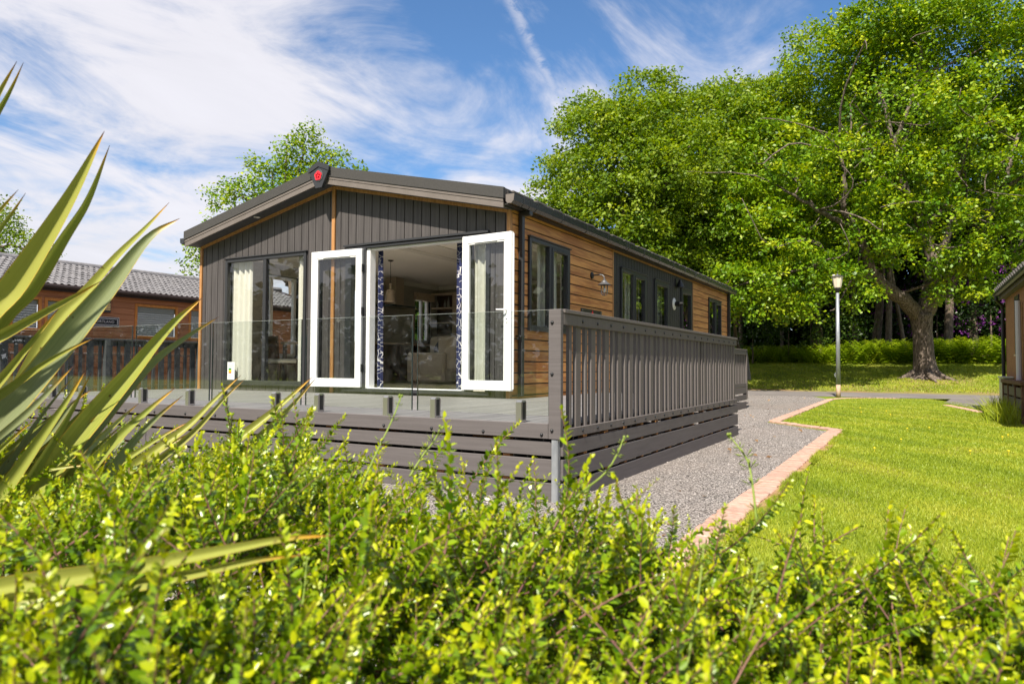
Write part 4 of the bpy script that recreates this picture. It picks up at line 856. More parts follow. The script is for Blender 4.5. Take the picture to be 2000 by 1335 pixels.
# ------------------------------------------------------------------ lamp post
lp = empty('lamp_post', (8.44, 17.4, -.56), 'galvanised lamp post with tapered opal lantern at the end of the brick edging', 'lamp post')
cx_, cy_ = 8.44, 17.4
MB().tube([(cx_, cy_, -.58), (cx_+.002, cy_, -.15)], [.072, .07], 14).build('base_sleeve', M['rust'], lp, smooth=True)
MB().tube([(cx_+.002, cy_, -.15), (cx_+.006, cy_, 2.85)], [.068, .05], 14).build('column', M['galv'], lp, smooth=True)
MB().tube([(cx_-.075, cy_-.03, .1), (cx_-.1, cy_-.03, .17), (cx_-.07, cy_-.03, .24)], .014, 6).build('hook', M['galv'], lp)
MB().lathe([(.055, 2.85), (.06, 2.93), (.085, 2.97), (.085, 3.01), (.05, 3.01)], (cx_+.006, cy_, 0), 14).build('collar', M['black_metal'], lp, smooth=True)
MB().lathe([(.105, 3.012), (.115, 3.05), (.17, 3.36), (.17, 3.372), (.08, 3.372)], (cx_+.006, cy_, 0), 8).build('lantern', M['opal'], lp)
MB().lathe([(.20, 3.373), (.205, 3.385), (.12, 3.41), (.045, 3.425), (.035, 3.44), (.012, 3.47), (.002, 3.49)], (cx_+.006, cy_, 0), 16).build('cap', M['lantern_metal'], lp, smooth=True)
MB().lathe([(.045, 3.39), (.05, 3.42), (.04, 3.445), (.001, 3.45)], (cx_-.1, cy_, 0), 10).build('photocell', M['opal'], lp, smooth=True)
# ------------------------------------------------------------------ foliage builders
def unit(a): return a/np.maximum(np.linalg.norm(a, axis=1, keepdims=True), 1e-9)
def leaf_cloud(P, out, size, aspect=0.62, up=0.8, droop=0.15, rnd=None, curl=0.12):
    """one folded diamond leaf at every row of P, turned towards out"""
    n = len(P); ax = rng.normal(size=(n, 3)); ax[:, 2] *= 0.6; ax += 0.5*out; ax[:, 2] -= droop; ax = unit(ax)
    nr = rng.normal(size=(n, 3))*0.75+out*0.55; nr[:, 2] += up; nr = nr-ax*np.sum(nr*ax, 1, keepdims=True); nr = unit(nr)
    sd = np.cross(ax, nr); Ls = size*rng.uniform(0.6, 1.25, (n, 1)); W = Ls*aspect
    v = np.empty((n, 4, 3)); v[:, 0] = P; v[:, 1] = P+ax*Ls*0.55+sd*W*0.5+nr*Ls*curl; v[:, 2] = P+ax*Ls-nr*Ls*curl*0.5; v[:, 3] = P+ax*Ls*0.55-sd*W*0.5+nr*Ls*curl
    f = np.arange(n*4).reshape(n, 4); r = np.repeat(rnd, 4) if rnd is not None else np.repeat(rng.random(n), 4)
    return v.reshape(-1, 3), f, np.clip(r, 0, 1)
def crown(lobes, per_m2, nleaf, spread, size, mean=0.42, var=0.2, inner=0.45, flat=0.65, aspect=0.62):
    Ps, Os, Rs = [], [], []
    for c, r in lobes:
        c = np.array(c, float); r = np.array(r if hasattr(r, '__len__') else (r, r, r*0.8), float)
        nc = max(4, int(per_m2*4*math.pi*(r[0]*r[1]*r[2])**(2/3)))
        d = unit(rng.normal(size=(nc, 3))); d[:, 2] = np.where(d[:, 2] < -0.55, -d[:, 2], d[:, 2])
        rad = rng.uniform(inner, 1.0, (nc, 1))**0.6*rng.uniform(.9, 1.13, (nc, 1))
        cc = c+d*r*rad; cr = rng.normal(mean, var, nc)
        k = rng.integers(int(nleaf*.5), int(nleaf*1.5)+1, nc); idx = np.repeat(np.arange(nc), k); m = len(idx)
        off = rng.normal(size=(m, 3))*spread; off[:, 2] *= flat
        Ps.append(cc[idx]+off); Os.append(unit(d[idx]*0.8+off/spread*0.4)); Rs.append(cr[idx]+rng.normal(0, .13, m))
    return np.concatenate(Ps), np.concatenate(Os), np.concatenate(Rs)
def smooth_path(pts, n):
    pts = np.array(pts, float); P = np.vstack([2*pts[0]-pts[1], pts, 2*pts[-1]-pts[-2]]); out = []
    m = len(pts)-1
    for k in range(n):
        t = k/(n-1)*m; i = min(int(t), m-1); f = t-i; a, b, c, d = P[i], P[i+1], P[i+2], P[i+3]
        out.append(0.5*((2*b)+(-a+c)*f+(2*a-5*b+4*c-d)*f*f+(-a+3*b-3*c+d)*f**3))
    return np.array(out)
def branch(name, pts, r0, r1, m, parent, n=10, k=14, wob=0.0):
    p = smooth_path(pts, k)
    if wob: p[1:-1] += rng.normal(0, wob, (k-2, 3))
    return MB().tube([tuple(q) for q in p], list(np.linspace(r0, r1, k)), n).build(name, m, parent, smooth=True)
def shell_lobes(c, R, n, rr, seed, low=-0.5, squash=0.8):
    g = np.random.default_rng(seed); out = []; c = np.array(c); R = np.array(R)
    for i in range(n):
        z = 1-(1-low)*(i+.5)/n; a = i*2.39996+g.normal(0, .25); q = math.sqrt(max(0, 1-z*z)); d = np.array([q*math.cos(a), q*math.sin(a), z])
        f = g.uniform(.6, .8); r = g.uniform(*rr); out.append((c+d*R*f, (r, r, r*squash)))
    return out
def tree(label, cat, group, name, base, trunk_top, r0, r1, lobes, per_m2, nleaf, spread, size, m, bark, limbs=6, mean=.42, **kw):
    b0 = np.array(base, float); t = empty(name, tuple(b0), label, cat, group); tt_ = np.array(trunk_top, float)
    midp = (b0+tt_)/2+np.array([rng.normal(0, .12), rng.normal(0, .12), 0])
    p = smooth_path([b0-np.array([0, 0, .15]), b0+(midp-b0)*.12, midp, tt_], 16); rad = np.linspace(r0, r1, 16); rad[:3] *= np.array([1.6, 1.3, 1.08])
    MB().tube([tuple(q) for q in p], list(rad), 12).build('trunk', bark, t, smooth=True)
    order = sorted(lobes, key=lambda q: -max(np.atleast_1d(q[1])))[:limbs]
    for c, r in order:
        c = np.array(c, float); s_ = b0+(tt_-b0)*rng.uniform(.62, 1.0); m_ = (s_+c)/2+np.array([0, 0, .12*np.linalg.norm(c-s_)])
        branch('branch', [s_, m_, c, c+(c-m_)*.35], r1*.75, r1*.12, bark, t, n=7, k=9, wob=.05)
    P, O, R_ = crown(lobes, per_m2, nleaf, spread, size, mean=mean, **kw)
    v, f, rn = leaf_cloud(P, O, size, rnd=R_); put('crown', np_mesh('crown', v, f, m, rn), t); return t
def px(u, v, d): return at(u, v, d)
def tz(p): return float(terr(p[0], p[1]))
# ------------------------------------------------------------------ the big oak
ob = px(1806, 728, 30); ob[2] = tz(ob)
oak = empty('oak_tree', tuple(ob), 'large spreading oak with thick grey forked trunk standing on the grass bank', 'tree')
D = 30
tp = [(1808, 742), (1808, 726), (1805, 705), (1803, 670), (1801, 640), (1799, 612)]
p = smooth_path([px(u, v, D) for u, v in tp], 18)
MB().tube([tuple(q) for q in p], list(np.interp(np.arange(18), [0, 2, 4, 8, 13, 17], [.85, .63, .48, .40, .38, .45])), 18).build('trunk', M['bark'], oak, smooth=True)
for a in (-.5, .7, 2.2, 3.6, 5.0):
    q = ob+np.array([.45*math.cos(a), .45*math.sin(a), .2]); branch('root', [q, ob+np.array([.85*math.cos(a), .85*math.sin(a), 0.0]), ob+np.array([1.4*math.cos(a), 1.4*math.sin(a), -.16])], .17, .03, M['bark'], oak, 8, 8)
OL = [([(1796, 622, 30), (1768, 588, 29.8), (1740, 567, 29.5), (1716, 546, 29.2), (1698, 512, 28.8), (1672, 450, 28.2), (1646, 410, 27.6)], .34, .12),
      ([(1799, 618, 30), (1816, 572, 30), (1824, 528, 30), (1806, 455, 30), (1772, 380, 29.6), (1745, 290, 29.5), (1720, 180, 29.5)], .36, .07),
      ([(1803, 618, 30), (1834, 574, 29.7), (1862, 545, 29.3), (1905, 470, 28.6), (1955, 370, 28), (1990, 260, 28)], .30, .06),
      ([(1801, 616, 30), (1808, 580, 30.5), (1815, 540, 31), (1862, 430, 32), (1890, 290, 33), (1880, 150, 33)], .26, .06),
      ([(1672, 450, 28.2), (1625, 425, 27.6), (1580, 400, 27.2), (1530, 370, 27)], .13, .04), ([(1646, 410, 27.6), (1650, 340, 27.2), (1625, 270, 27)], .11, .03),
      ([(1716, 546, 29.2), (1660, 530, 28.6), (1600, 520, 28), (1545, 530, 27.6)], .15, .04), ([(1806, 455, 30), (1850, 380, 28.8), (1880, 300, 28)], .14, .04),
      ([(1772, 380, 29.6), (1700, 330, 28.5), (1640, 240, 28)], .13, .04), ([(1955, 370, 28), (2030, 330, 27.4), (2090, 320, 27)], .1, .03),
      ([(1862, 545, 29.3), (1930, 510, 28.4), (2000, 500, 28)], .14, .04), ([(1745, 290, 29.5), (1780, 200, 29), (1800, 110, 29)], .1, .03)]
for pts, ra, rb in OL: branch('limb', [px(*q) for q in pts], ra, rb, M['bark'], oak, 9, 16, .03)
oc = px(1775, 300, 30.5)
tg = np.random.default_rng(77)
for k in range(64):
    s_ = OL[tg.integers(0, len(OL))][0]; i = tg.integers(2, len(s_)); q = np.array(s_[i], float)*.6+np.array(s_[i-1], float)*.4
    e_ = q+np.array([tg.normal(0, 85), tg.normal(-35, 60), tg.uniform(-2.6, .6)]); m_ = (q+e_)/2+np.array([tg.normal(0, 18), tg.normal(-8, 14), 0]); e2 = e_+np.array([tg.normal(0, 35), tg.normal(-25, 30), tg.uniform(-1, .3)])
    branch('twig', [px(*q), px(*m_), px(*e_), px(*e2)], tg.uniform(.035, .065), .012, M['bark'], oak, 5, 9, .03)
lob = shell_lobes(oc, (8.6, 5.0, 8.2), 44, (1.4, 2.3), 3, low=-.66)
lob += [(px(u, v, d), r) for u, v, d, r in ((1500, 470, 27.5, 1.7), (1560, 540, 27.5, 1.5), (1470, 400, 28.5, 1.7), (1520, 300, 29, 1.9), (1640, 560, 27.5, 1.2), (1880, 560, 28, 1.4), (1960, 540, 28, 1.6), (1700, 470, 27, 1.3), (1540, 610, 28, .8), (1780, 500, 27.3, 1.2), (1600, 150, 30, 1.8), (1700, 60, 30, 1.8), (1860, 60, 30, 2.0), (1960, 130, 30, 1.9), (2040, 240, 29, 2), (1655, 545, 26.8, .7), (1450, 560, 27, 1.2), (1490, 600, 27, 1.0), (1575, 610, 27.2, .9), (1440, 620, 28, .9), (1500, 540, 26.5, .6), (1695, 590, 27, .7), (1820, 420, 26.8, 1.4), (1750, 200, 27.5, 1.7), (1640, 320, 27, 1.6))]
P, O, R_ = crown(lob, 2.2, 32, .20, .15, mean=.47, var=.24)
# gaps in the spray: daylight reaches the bracken below
ysh = P[:, 1]+(P[:, 2]-1.2)/1.235; xsh = P[:, 0]-.12*(P[:, 2]-1.2)
gap = (ysh > 29.8) & (ysh < 34.6) & (xsh > 4) & (np.sin(xsh*1.9+1.2*np.sin(ysh*1.1))*np.sin(ysh*1.6+xsh*.6) > -.8)
gap &= rng.random(len(P)) < .96; P, O, R_ = P[~gap], O[~gap], R_[~gap]
lob2 = [(px(u, v, d), r) for u, v, d, r in ((1930, 430, 26.8, 1.3), (1985, 340, 26.8, 1.4), (1885, 500, 27, 1.0), (1975, 470, 26.8, 1.1), (1800, 330, 26.5, 1.2), (1860, 250, 27, 1.5), (1720, 400, 26.3, 1.0), (1900, 180, 27.5, 1.5))]
lob2 += [(px(1545, 350, 26.6), .9), (px(1600, 370, 26.8), .8)]
P2, O2, R2 = crown(lob2, 1.9, 30, .20, .15, mean=.45, var=.24); P, O, R_ = np.vstack([P, P2]), np.vstack([O, O2]), np.concatenate([R_, R2])
v, f, rn = leaf_cloud(P, O, .165, rnd=R_); put('crown', np_mesh('crown', v, f, M['oak_leaf'], rn), oak); print('oak leaves', len(f))
# ------------------------------------------------------------------ other trees
def T(label, name, u, v0, d, crown_c, R, n, rr, seed, m, group=None, per=1.7, nleaf=14, size=.2, spread=.3, r0=.3, bark=None, low=-.7, extra=(), mean=.42, limbs=6):
    b_ = px(u, v0, d); b_[2] = tz(b_); c = px(*crown_c); lb = shell_lobes(c, R, n, rr, seed, low=low)+[(px(*e[:3]), e[3]) for e in extra]
    return tree(label, 'tree', group, name, b_, c-np.array([0, 0, R[2]*.35]), r0, r0*.5, lb, per, nleaf, spread, size, m, bark or M['bark2'], limbs, mean)
T('rounded mid green tree rising behind the lodge roof with contrail sky beside it', 'broadleaf_tree', 1230, 715, 31, (1240, 400, 31), (4.3, 4.0, 6.0), 34, (1.2, 2.0), 5, M['mid_leaf'], per=3.0, nleaf=26, size=.165, spread=.21, extra=((1060, 430, 30, 1.1), (1056, 380, 30.5, .8), (1180, 520, 29, 1.7), (1270, 560, 29, 1.7), (1110, 500, 29, 1.5), (1330, 540, 29.5, 1.8), (1240, 470, 28.5, 1.5), (1100, 420, 30, 1.2), (1065, 500, 30, 1.0), (1085, 340, 30.5, .9), (1150, 250, 30.5, 1.0)))
T('tall pointed tree between the rounded tree and the oak', 'broadleaf_tree', 1400, 712, 34, (1405, 380, 34), (4.6, 4.0, 6.6), 34, (1.3, 2.2), 6, M['mid_leaf'], per=2.8, nleaf=26, size=.17, spread=.21, mean=.40)
T('leafy tree low behind the far end of the lodge', 'broadleaf_tree', 1456, 704, 36, (1440, 520, 32), (4.2, 3.2, 4.0), 26, (1.2, 1.9), 7, M['oak_leaf'], r0=.13, per=3.0, nleaf=26, size=.165, spread=.21, mean=.40)
b_ = px(560, 720, 27); b_[2] = -.56
sl_ = [(px(u, v, d), r) for u, v, d, r in ((470, 385, 26.5, .8), (530, 350, 27, .9), (590, 290, 27, .75), (610, 265, 27, .5), (640, 315, 27, .8), (430, 400, 26.5, .5), (600, 360, 27.5, 1.4), (378, 512, 26, .5), (372, 535, 26, .35), (690, 335, 27, .45), (500, 325, 27, .45), (420, 380, 26.6, .35), (560, 310, 27, .6), (540, 420, 27, 1.5), (460, 470, 27, 1.3), (395, 490, 26.4, .5), (620, 420, 27, 1.4))]
tree('young oak with open crown showing above the ridge of the lodge', 'tree', None, 'oak_tree', b_, px(560, 440, 27), .22, .1, sl_, 5.0, 16, .19, .14, M['oak_leaf'], M['bark2'], 9, .5, inner=.2)
b_ = px(-40, 715, 34); b_[2] = -.4
tree('dull green tree behind the chalet roof at the far left', 'tree', None, 'broadleaf_tree', b_, px(-20, 470, 34), .25, .12, [(px(u, v, 34), r) for u, v, r in ((10, 480, 1.2), (60, 490, .8), (-50, 440, 2.0), (40, 530, 1.2), (92, 495, .45), (-20, 550, 2), (5, 430, .7))], 3.0, 18, .25, .15, M['mid_leaf'], M['bark2'], 5)
WT = [(1448, 690, 41, .16, 'slim pale trunked tree at the left edge of the dark wood'), (1528, 690, 40, .12, 'thin dark tree in the wood left of the lamp post'), (1597, 676, 38, .42, 'thick pale trunked tree in the wood just left of the lamp post'), (1672, 690, 41, .2, 'crooked pale tree in the wood just right of the lamp post'), (1708, 676, 40, .3, 'brown leaning tree in the wood left of the big oak'), (1735, 670, 39, .22, 'straight tree in the wood close left of the big oak'), (1770, 668, 39, .14, 'slender birch in the wood touching the left of the big oak'), (1850, 662, 39, .3, 'straight brown tree in the wood right of the big oak'), (1902, 660, 41, .32, 'thick dim tree in the wood nearest the tan lodge'), (1985, 660, 43, .3, 'dim tree in the wood behind the tan lodge roof')]
for i, (u, v0, d, r, lab) in enumerate(WT):
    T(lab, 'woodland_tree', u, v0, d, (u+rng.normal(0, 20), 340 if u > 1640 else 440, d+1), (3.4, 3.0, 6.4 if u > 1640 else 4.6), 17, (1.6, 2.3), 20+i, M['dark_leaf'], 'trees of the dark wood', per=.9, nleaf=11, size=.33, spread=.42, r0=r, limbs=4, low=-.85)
# dark wood behind everything
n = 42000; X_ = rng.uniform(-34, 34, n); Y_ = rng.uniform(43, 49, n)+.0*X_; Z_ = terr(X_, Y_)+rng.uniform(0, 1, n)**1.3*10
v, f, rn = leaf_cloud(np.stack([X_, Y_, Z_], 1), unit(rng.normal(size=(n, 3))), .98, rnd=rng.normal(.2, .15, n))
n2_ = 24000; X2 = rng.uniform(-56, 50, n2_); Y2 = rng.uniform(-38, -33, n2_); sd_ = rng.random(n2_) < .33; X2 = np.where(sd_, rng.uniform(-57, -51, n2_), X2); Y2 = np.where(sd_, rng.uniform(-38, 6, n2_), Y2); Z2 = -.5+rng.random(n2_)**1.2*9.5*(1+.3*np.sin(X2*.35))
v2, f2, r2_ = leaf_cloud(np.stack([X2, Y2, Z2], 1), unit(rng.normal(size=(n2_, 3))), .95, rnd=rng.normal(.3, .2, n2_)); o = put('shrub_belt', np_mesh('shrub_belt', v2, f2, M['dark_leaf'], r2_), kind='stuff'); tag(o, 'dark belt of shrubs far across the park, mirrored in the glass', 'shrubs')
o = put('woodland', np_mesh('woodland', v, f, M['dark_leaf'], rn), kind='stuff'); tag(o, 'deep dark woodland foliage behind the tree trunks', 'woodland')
# understorey shrubs
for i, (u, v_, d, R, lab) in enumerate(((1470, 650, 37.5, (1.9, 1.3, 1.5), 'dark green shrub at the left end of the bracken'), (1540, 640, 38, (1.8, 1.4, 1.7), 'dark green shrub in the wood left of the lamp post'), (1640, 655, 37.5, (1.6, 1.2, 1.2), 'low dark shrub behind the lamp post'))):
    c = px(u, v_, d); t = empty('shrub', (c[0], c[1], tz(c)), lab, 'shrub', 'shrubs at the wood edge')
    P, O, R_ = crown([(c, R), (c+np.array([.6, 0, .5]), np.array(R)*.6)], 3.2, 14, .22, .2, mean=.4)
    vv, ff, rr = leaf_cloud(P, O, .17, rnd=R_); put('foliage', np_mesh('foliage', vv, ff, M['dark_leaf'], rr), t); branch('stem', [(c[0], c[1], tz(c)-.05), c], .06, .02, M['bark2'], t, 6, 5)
for i, (u, v_, d, R, lab) in enumerate(((1690, 630, 42, (2.6, 1.4, 2.2), 'purple rhododendron in deep shade left of the oak trunk'), (1830, 615, 42, (2.4, 1.4, 2.5), 'purple rhododendron in deep shade just right of the oak trunk'), (1935, 600, 40, (1.9, 1.4, 2.7), 'purple rhododendron catching light beside the tan lodge'))):
    c = px(u, v_, d); t = empty('rhododendron', (c[0], c[1], tz(c)), lab, 'shrub', 'rhododendrons in the wood')
    P, O, R_ = crown([(c, R)], 4.5, 13, .25, .2, mean=.4); vv, ff, rr = leaf_cloud(P, O, .2, aspect=.4, rnd=R_); put('foliage', np_mesh('foliage', vv, ff, M['rhodo_leaf'], rr), t)
    P, O, R_ = crown([(c, np.array(R)*1.06)], 1.6 if i < 2 else 3.2, 10, .06, .08, mean=.5, inner=.85, flat=1); vv, ff, rr = leaf_cloud(P, O, .09, aspect=.9, rnd=R_); put('blossom', np_mesh('blossom', vv, ff, M['rhodo_flower'], rr), t)
    branch('stem', [(c[0], c[1], tz(c)-.05), c], .08, .02, M['bark2'], t, 6, 5)
# bracken
def frond():
    n = 11; vs = []; fs = []; ln = 1.0
    for k in range(n):
        t = k/(n-1); y = ln*t*.55; z = ln*(1.35*t-.62*t*t); w = .30*(1-t)**.8*(1 if k else .35)+.012
        for s_ in (-1, 1):
            b_ = len(vs); vs += [(0, y, z), (s_*w*.5, y+.05, z-.015), (s_*w, y+.06*(1-t)+.02, z-.06*w/.3), (s_*w*.5, y-.03, z-.015)]; fs.append((b_, b_+1, b_+2, b_+3))
    return np.array(vs), np.array(fs)
fv, ff0 = frond(); nf = 3600
bx_ = rng.uniform(-6, 24, nf); by_ = 30.9+rng.beta(1.2, 1.6, nf)*4.0+np.maximum(0, 6-bx_)*.05; sc = rng.uniform(.8, 1.55, nf)*np.interp(bx_, [2, 7, 12], [.75, .9, 1.1]); aa = rng.uniform(0, 2*math.pi, nf)
ca, sa = np.cos(aa), np.sin(aa); V = fv[None]*sc[:, None, None]; W_ = np.empty_like(V)
W_[..., 0] = V[..., 0]*ca[:, None]-V[..., 1]*sa[:, None]+bx_[:, None]; W_[..., 1] = V[..., 0]*sa[:, None]+V[..., 1]*ca[:, None]+by_[:, None]; W_[..., 2] = V[..., 2]+(terr(bx_, by_)-.02)[:, None]
F_ = (ff0[None]+np.arange(nf)[:, None, None]*len(fv)).reshape(-1, 4); rr = np.repeat(rng.normal(.5, .22, nf), len(fv))
o = put('bracken', np_mesh('bracken', W_.reshape(-1, 3), F_, M['bracken'], np.clip(rr, 0, 1)), kind='stuff'); tag(o, 'bright green bracken along the foot of the wood', 'bracken')
# ------------------------------------------------------------------ grass, gravel stones, flowers
def blades(name, X, Y, h, w, z, m, label):
    n = len(X); a = rng.uniform(0, 2*math.pi, n); ln = rng.normal(0, .5, (n, 2))*h[:, None]
    v = np.empty((n, 3, 3)); dx, dy = np.cos(a)*w*.5, np.sin(a)*w*.5
    v[:, 0] = np.stack([X-dx, Y-dy, z-.004], 1); v[:, 1] = np.stack([X+dx, Y+dy, z-.004], 1); v[:, 2] = np.stack([X+ln[:, 0], Y+ln[:, 1], z+h], 1)
    pat = .5+.22*np.sin(X*2.1+1.3*np.sin(Y*1.7))*np.sin(Y*1.3+X*.7)+.12*np.sin(X*7+Y*5)
    o = put(name, np_mesh(name, v.reshape(-1, 3), np.arange(3*n).reshape(n, 3), m, np.clip(np.repeat(pat+rng.normal(0, .14, n), 3), 0, 1)), kind='stuff'); return tag(o, label, 'grass')
n = 430000; dd = np.exp(rng.uniform(math.log(2.2), math.log(27), n)); uu = rng.uniform(1330, 2250, n)
X_ = CAM[0]+dd*(_w[0]+_r[0]*(uu-1000)/F_PX); Y_ = CAM[1]+dd*(_w[1]+_r[1]*(uu-1000)/F_PX)
kx = np.where(Y_ < 4.1, 9.63, np.where(Y_ < 5.4, 9.63-(Y_-4.1)*.87, np.where(Y_ < 15.6, 8.52, 8.52+(Y_-15.6)*.5)))
edge_y = np.interp(X_, [8.5, 9.4, 11.0, 11.6, 12], [16.0, 17.45, 17.4, 15.5, 14])
ok = (X_ > kx+rng.uniform(0, .05, n)) & (Y_ < edge_y) & (Y_ > -6.7) & (X_ < 16)
X_, Y_, dd = X_[ok], Y_[ok], dd[ok]; h = rng.uniform(.011, .026, len(X_)); 
ne = 9000; ye = rng.uniform(-5.5, 4.0, ne); X_ = np.concatenate([X_, 9.625+np.abs(rng.normal(0, .035, ne))]); Y_ = np.concatenate([Y_, ye]); dd = np.concatenate([dd, np.full(ne, 5.)]); h = np.concatenate([h, rng.uniform(.025, .065, ne)*(.55+.45*np.sin(ye*3.1+np.sin(ye*7)))])
blades('lawn_grass', X_, Y_, h, np.clip(.0014*dd, .003, .018), np.full(len(X_), GZ+.006), M['grass'], 'short sunlit mown lawn grass right of the brick edging'); print('blades', len(X_))
n = 90000; X_ = rng.uniform(-4, 22, n); Y_ = 22.9+rng.random(n)**1.0*9.2+np.maximum(0, X_-12)*.09
blades('bank_grass', X_, Y_, rng.uniform(.03, .08, n), rng.uniform(.02, .04, n), terr(X_, Y_), M['grass'], 'rough dappled grass on the bank beyond the road')
sheet('soil_edge', [(9.598, -5.4), (9.66, -5.4), (9.69, -2), (9.65, 0), (9.7, 2), (9.64, 4.1), (9.598, 4.0)], GZ+0.011, M['dry_soil'])
n = 900; X_ = rng.normal(12.02, .1, n); Y_ = rng.uniform(7.0, 9.6, n); a = np.stack([X_, Y_], 1)
blades('tall_grass', X_, Y_, rng.uniform(.15, .5, n), np.full(n, .02), np.full(n, GZ), M['grass'], 'tall pale grass tuft at the foot of the timber step')
n = 34000; X_ = rng.uniform(4.5, 9.42, n); Y_ = rng.uniform(-6.4, 9, n); ok = ~((X_ < 8.36) & (Y_ < 2.6) & (Y_ > -3.2)) & ~((X_ < 7.1) & (Y_ > 2.5)) & ((Y_ < 4) | (X_ < 8.3)); X_, Y_ = X_[ok], Y_[ok]; n = len(X_)
oc8 = np.array([(1, 0, 0), (0, 1, 0), (-1, 0, 0), (0, -1, 0), (0, 0, 1), (0, 0, -1)], float); of8 = np.array([(0, 1, 4), (1, 2, 4), (2, 3, 4), (3, 0, 4)])
V = oc8[None]*rng.uniform(.6, 1.3, (n, 6, 1))*rng.uniform(.004, .0095, (n, 1, 1)); aa = rng.uniform(0, 6.28, n); ca, sa = np.cos(aa)[:, None], np.sin(aa)[:, None]
W_ = np.stack([V[..., 0]*ca-V[..., 1]*sa+X_[:, None], V[..., 0]*sa+V[..., 1]*ca+Y_[:, None], V[..., 2]*.8+GZ+.003], -1)
sm, st_, so_ = newmat('gravel_stone'); sb = st_.nodes.new('ShaderNodeBsdfPrincipled'); sb.inputs['Roughness'].default_value = .9; sa_ = st_.nodes.new('ShaderNodeAttribute'); sa_.attribute_name = 'rnd'
sr = st_.nodes.new('ShaderNodeValToRGB'); e = sr.color_ramp.elements; e[0].color = (.1, .09, .088, 1); e[1].color = (.55, .5, .46, 1); k_ = e.new(.5); k_.color = (.27, .245, .235, 1); st_.links.new(sa_.outputs['Fac'], sr.inputs[0]); st_.links.new(sr.outputs[0], sb.inputs['Base Color']); st_.links.new(sb.outputs[0], so_.inputs[0])
o = put('gravel_stones', np_mesh('gravel_stones', W_.reshape(-1, 3), (of8[None]+np.arange(n)[:, None, None]*6).reshape(-1, 3), sm, np.repeat(rng.beta(2, 2.3, n), 6)), kind='stuff'); tag(o, 'loose grey gravel stones around the deck', 'gravel')
n = 420; X_ = np.concatenate([rng.uniform(2, 15, 260), rng.uniform(5, 9.4, 160)]); Y_ = np.concatenate([22.7+np.abs(rng.normal(0, 1.6, 260)), rng.uniform(-4, 16, 160)]); Z_ = np.where(Y_ > 20, terr(X_, Y_)+.05, GZ+.012); ok = (Y_ > 20) | ~((X_ < 8.45) & (Y_ < 2.7)); P_ = np.stack([X_, Y_, Z_], 1)[ok]
vv, ff, rr = leaf_cloud(P_, np.tile([[0, 0, .2]], (len(P_), 1)), .07, up=2.0, droop=0, rnd=rng.random(len(P_))); M['dead_leaf'] = leafmat('dead_leaf', (.12, .06, .025), (.24, .14, .06), (.4, .27, .14), rough=.8, trans=.1)
vv[:, 2] = np.maximum(vv[:, 2], np.repeat(P_[:, 2], 4)-.006); o = put('fallen_leaves', np_mesh('fallen_leaves', vv, ff, M['dead_leaf'], rr), kind='stuff'); tag(o, 'dry brown fallen leaves scattered by the road and on the gravel', 'leaves')
dm = MB().lathe([(.012, .045), (.014, .049), (.009, .055), (.001, .057)], (0, 0, 0), 8).tube([(0, 0, 0), (0, 0, .05)], .002, 4).mesh('dandelion', M['petal_yellow'])
for u, v_ in ((1620, 788), (1680, 800), (1682, 809), (1731, 807), (1739, 814), (1760, 865), (1815, 841), (1772, 843), (1895, 889), (1958, 860), (1969, 856), (1970, 889), (1708, 883)):
    q = at(u, v_, 1)-CAM; t_ = (GZ-CAM[2])/q[2]; q = CAM+q*t_
    tag(put('dandelion', dm, loc=(q[0], q[1], GZ+.004)), 'tiny yellow dandelion flower dotted in the sunlit lawn', 'flower', 'dandelions in the lawn')
# ------------------------------------------------------------------ foreground hedge
def sprig_template(seed, n_pairs=14, ln=.125):
    g = np.random.default_rng(seed); vs = []; fs = []; r = []
    bend = g.uniform(-.25, .25, 2); pts = []
    for k in range(7):
        t = k/6; pts.append(np.array([bend[0]*ln*t*t, bend[1]*ln*t*t, ln*t]))
    for k, p in enumerate(pts):
        rad = .0013*(1-.55*k/6)
        for a in range(3): vs.append(p+rad*np.array([math.cos(a*2.094), math.sin(a*2.094), 0])); r.append(0)
    stem = [(k*3+a, k*3+(a+1) % 3, (k+1)*3+(a+1) % 3, (k+1)*3+a) for k in range(6) for a in range(3)]
    nst = len(vs); lv = []; lf = []; lr = []
    twist = g.uniform(0, 6.28)
    for k in range(n_pairs):
        t = .10+.90*k/(n_pairs-1); c = np.array([bend[0]*ln*t*t, bend[1]*ln*t*t, ln*t]); ang0 = twist+(math.pi/2*.55 if k % 2 else 0)+g.normal(0, .18)
        for s_ in (0, math.pi):
            L_ = g.uniform(.0092, .0132)*(1-.42*max(0, t-.72)/.28); W_ = L_*g.uniform(.50, .62); elev = g.uniform(.35, .8)+.45*max(0, t-.7)/.3
            a = ang0+s_+g.normal(0, .15); d = np.array([math.cos(a)*math.cos(elev), math.sin(a)*math.cos(elev), math.sin(elev)]); sd = np.array([-math.sin(a), math.cos(a), 0])
            roll = g.normal(0, .35); nr = np.cross(d, sd); sd2 = sd*math.cos(roll)+nr*math.sin(roll); nr2 = np.cross(d, sd2)
            if nr2[2] < 0: nr2 = -nr2
            b = len(lv); h = W_*.18
            lv += [c, c+d*L_*.30+sd2*W_*.46+nr2*h, c+d*L_*.72+sd2*W_*.42+nr2*h, c+d*L_, c+d*L_*.72-sd2*W_*.42+nr2*h, c+d*L_*.30-sd2*W_*.46+nr2*h]
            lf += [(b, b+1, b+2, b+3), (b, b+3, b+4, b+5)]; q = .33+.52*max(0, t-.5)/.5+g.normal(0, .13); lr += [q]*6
    return np.array(vs), np.array(stem), np.array(lv), np.array(lf), np.clip(np.array(lr), 0, 1)
TPL = [sprig_template(100+i, int(rng.integers(19, 24)), float(rng.uniform(.10, .14))) for i in range(9)]
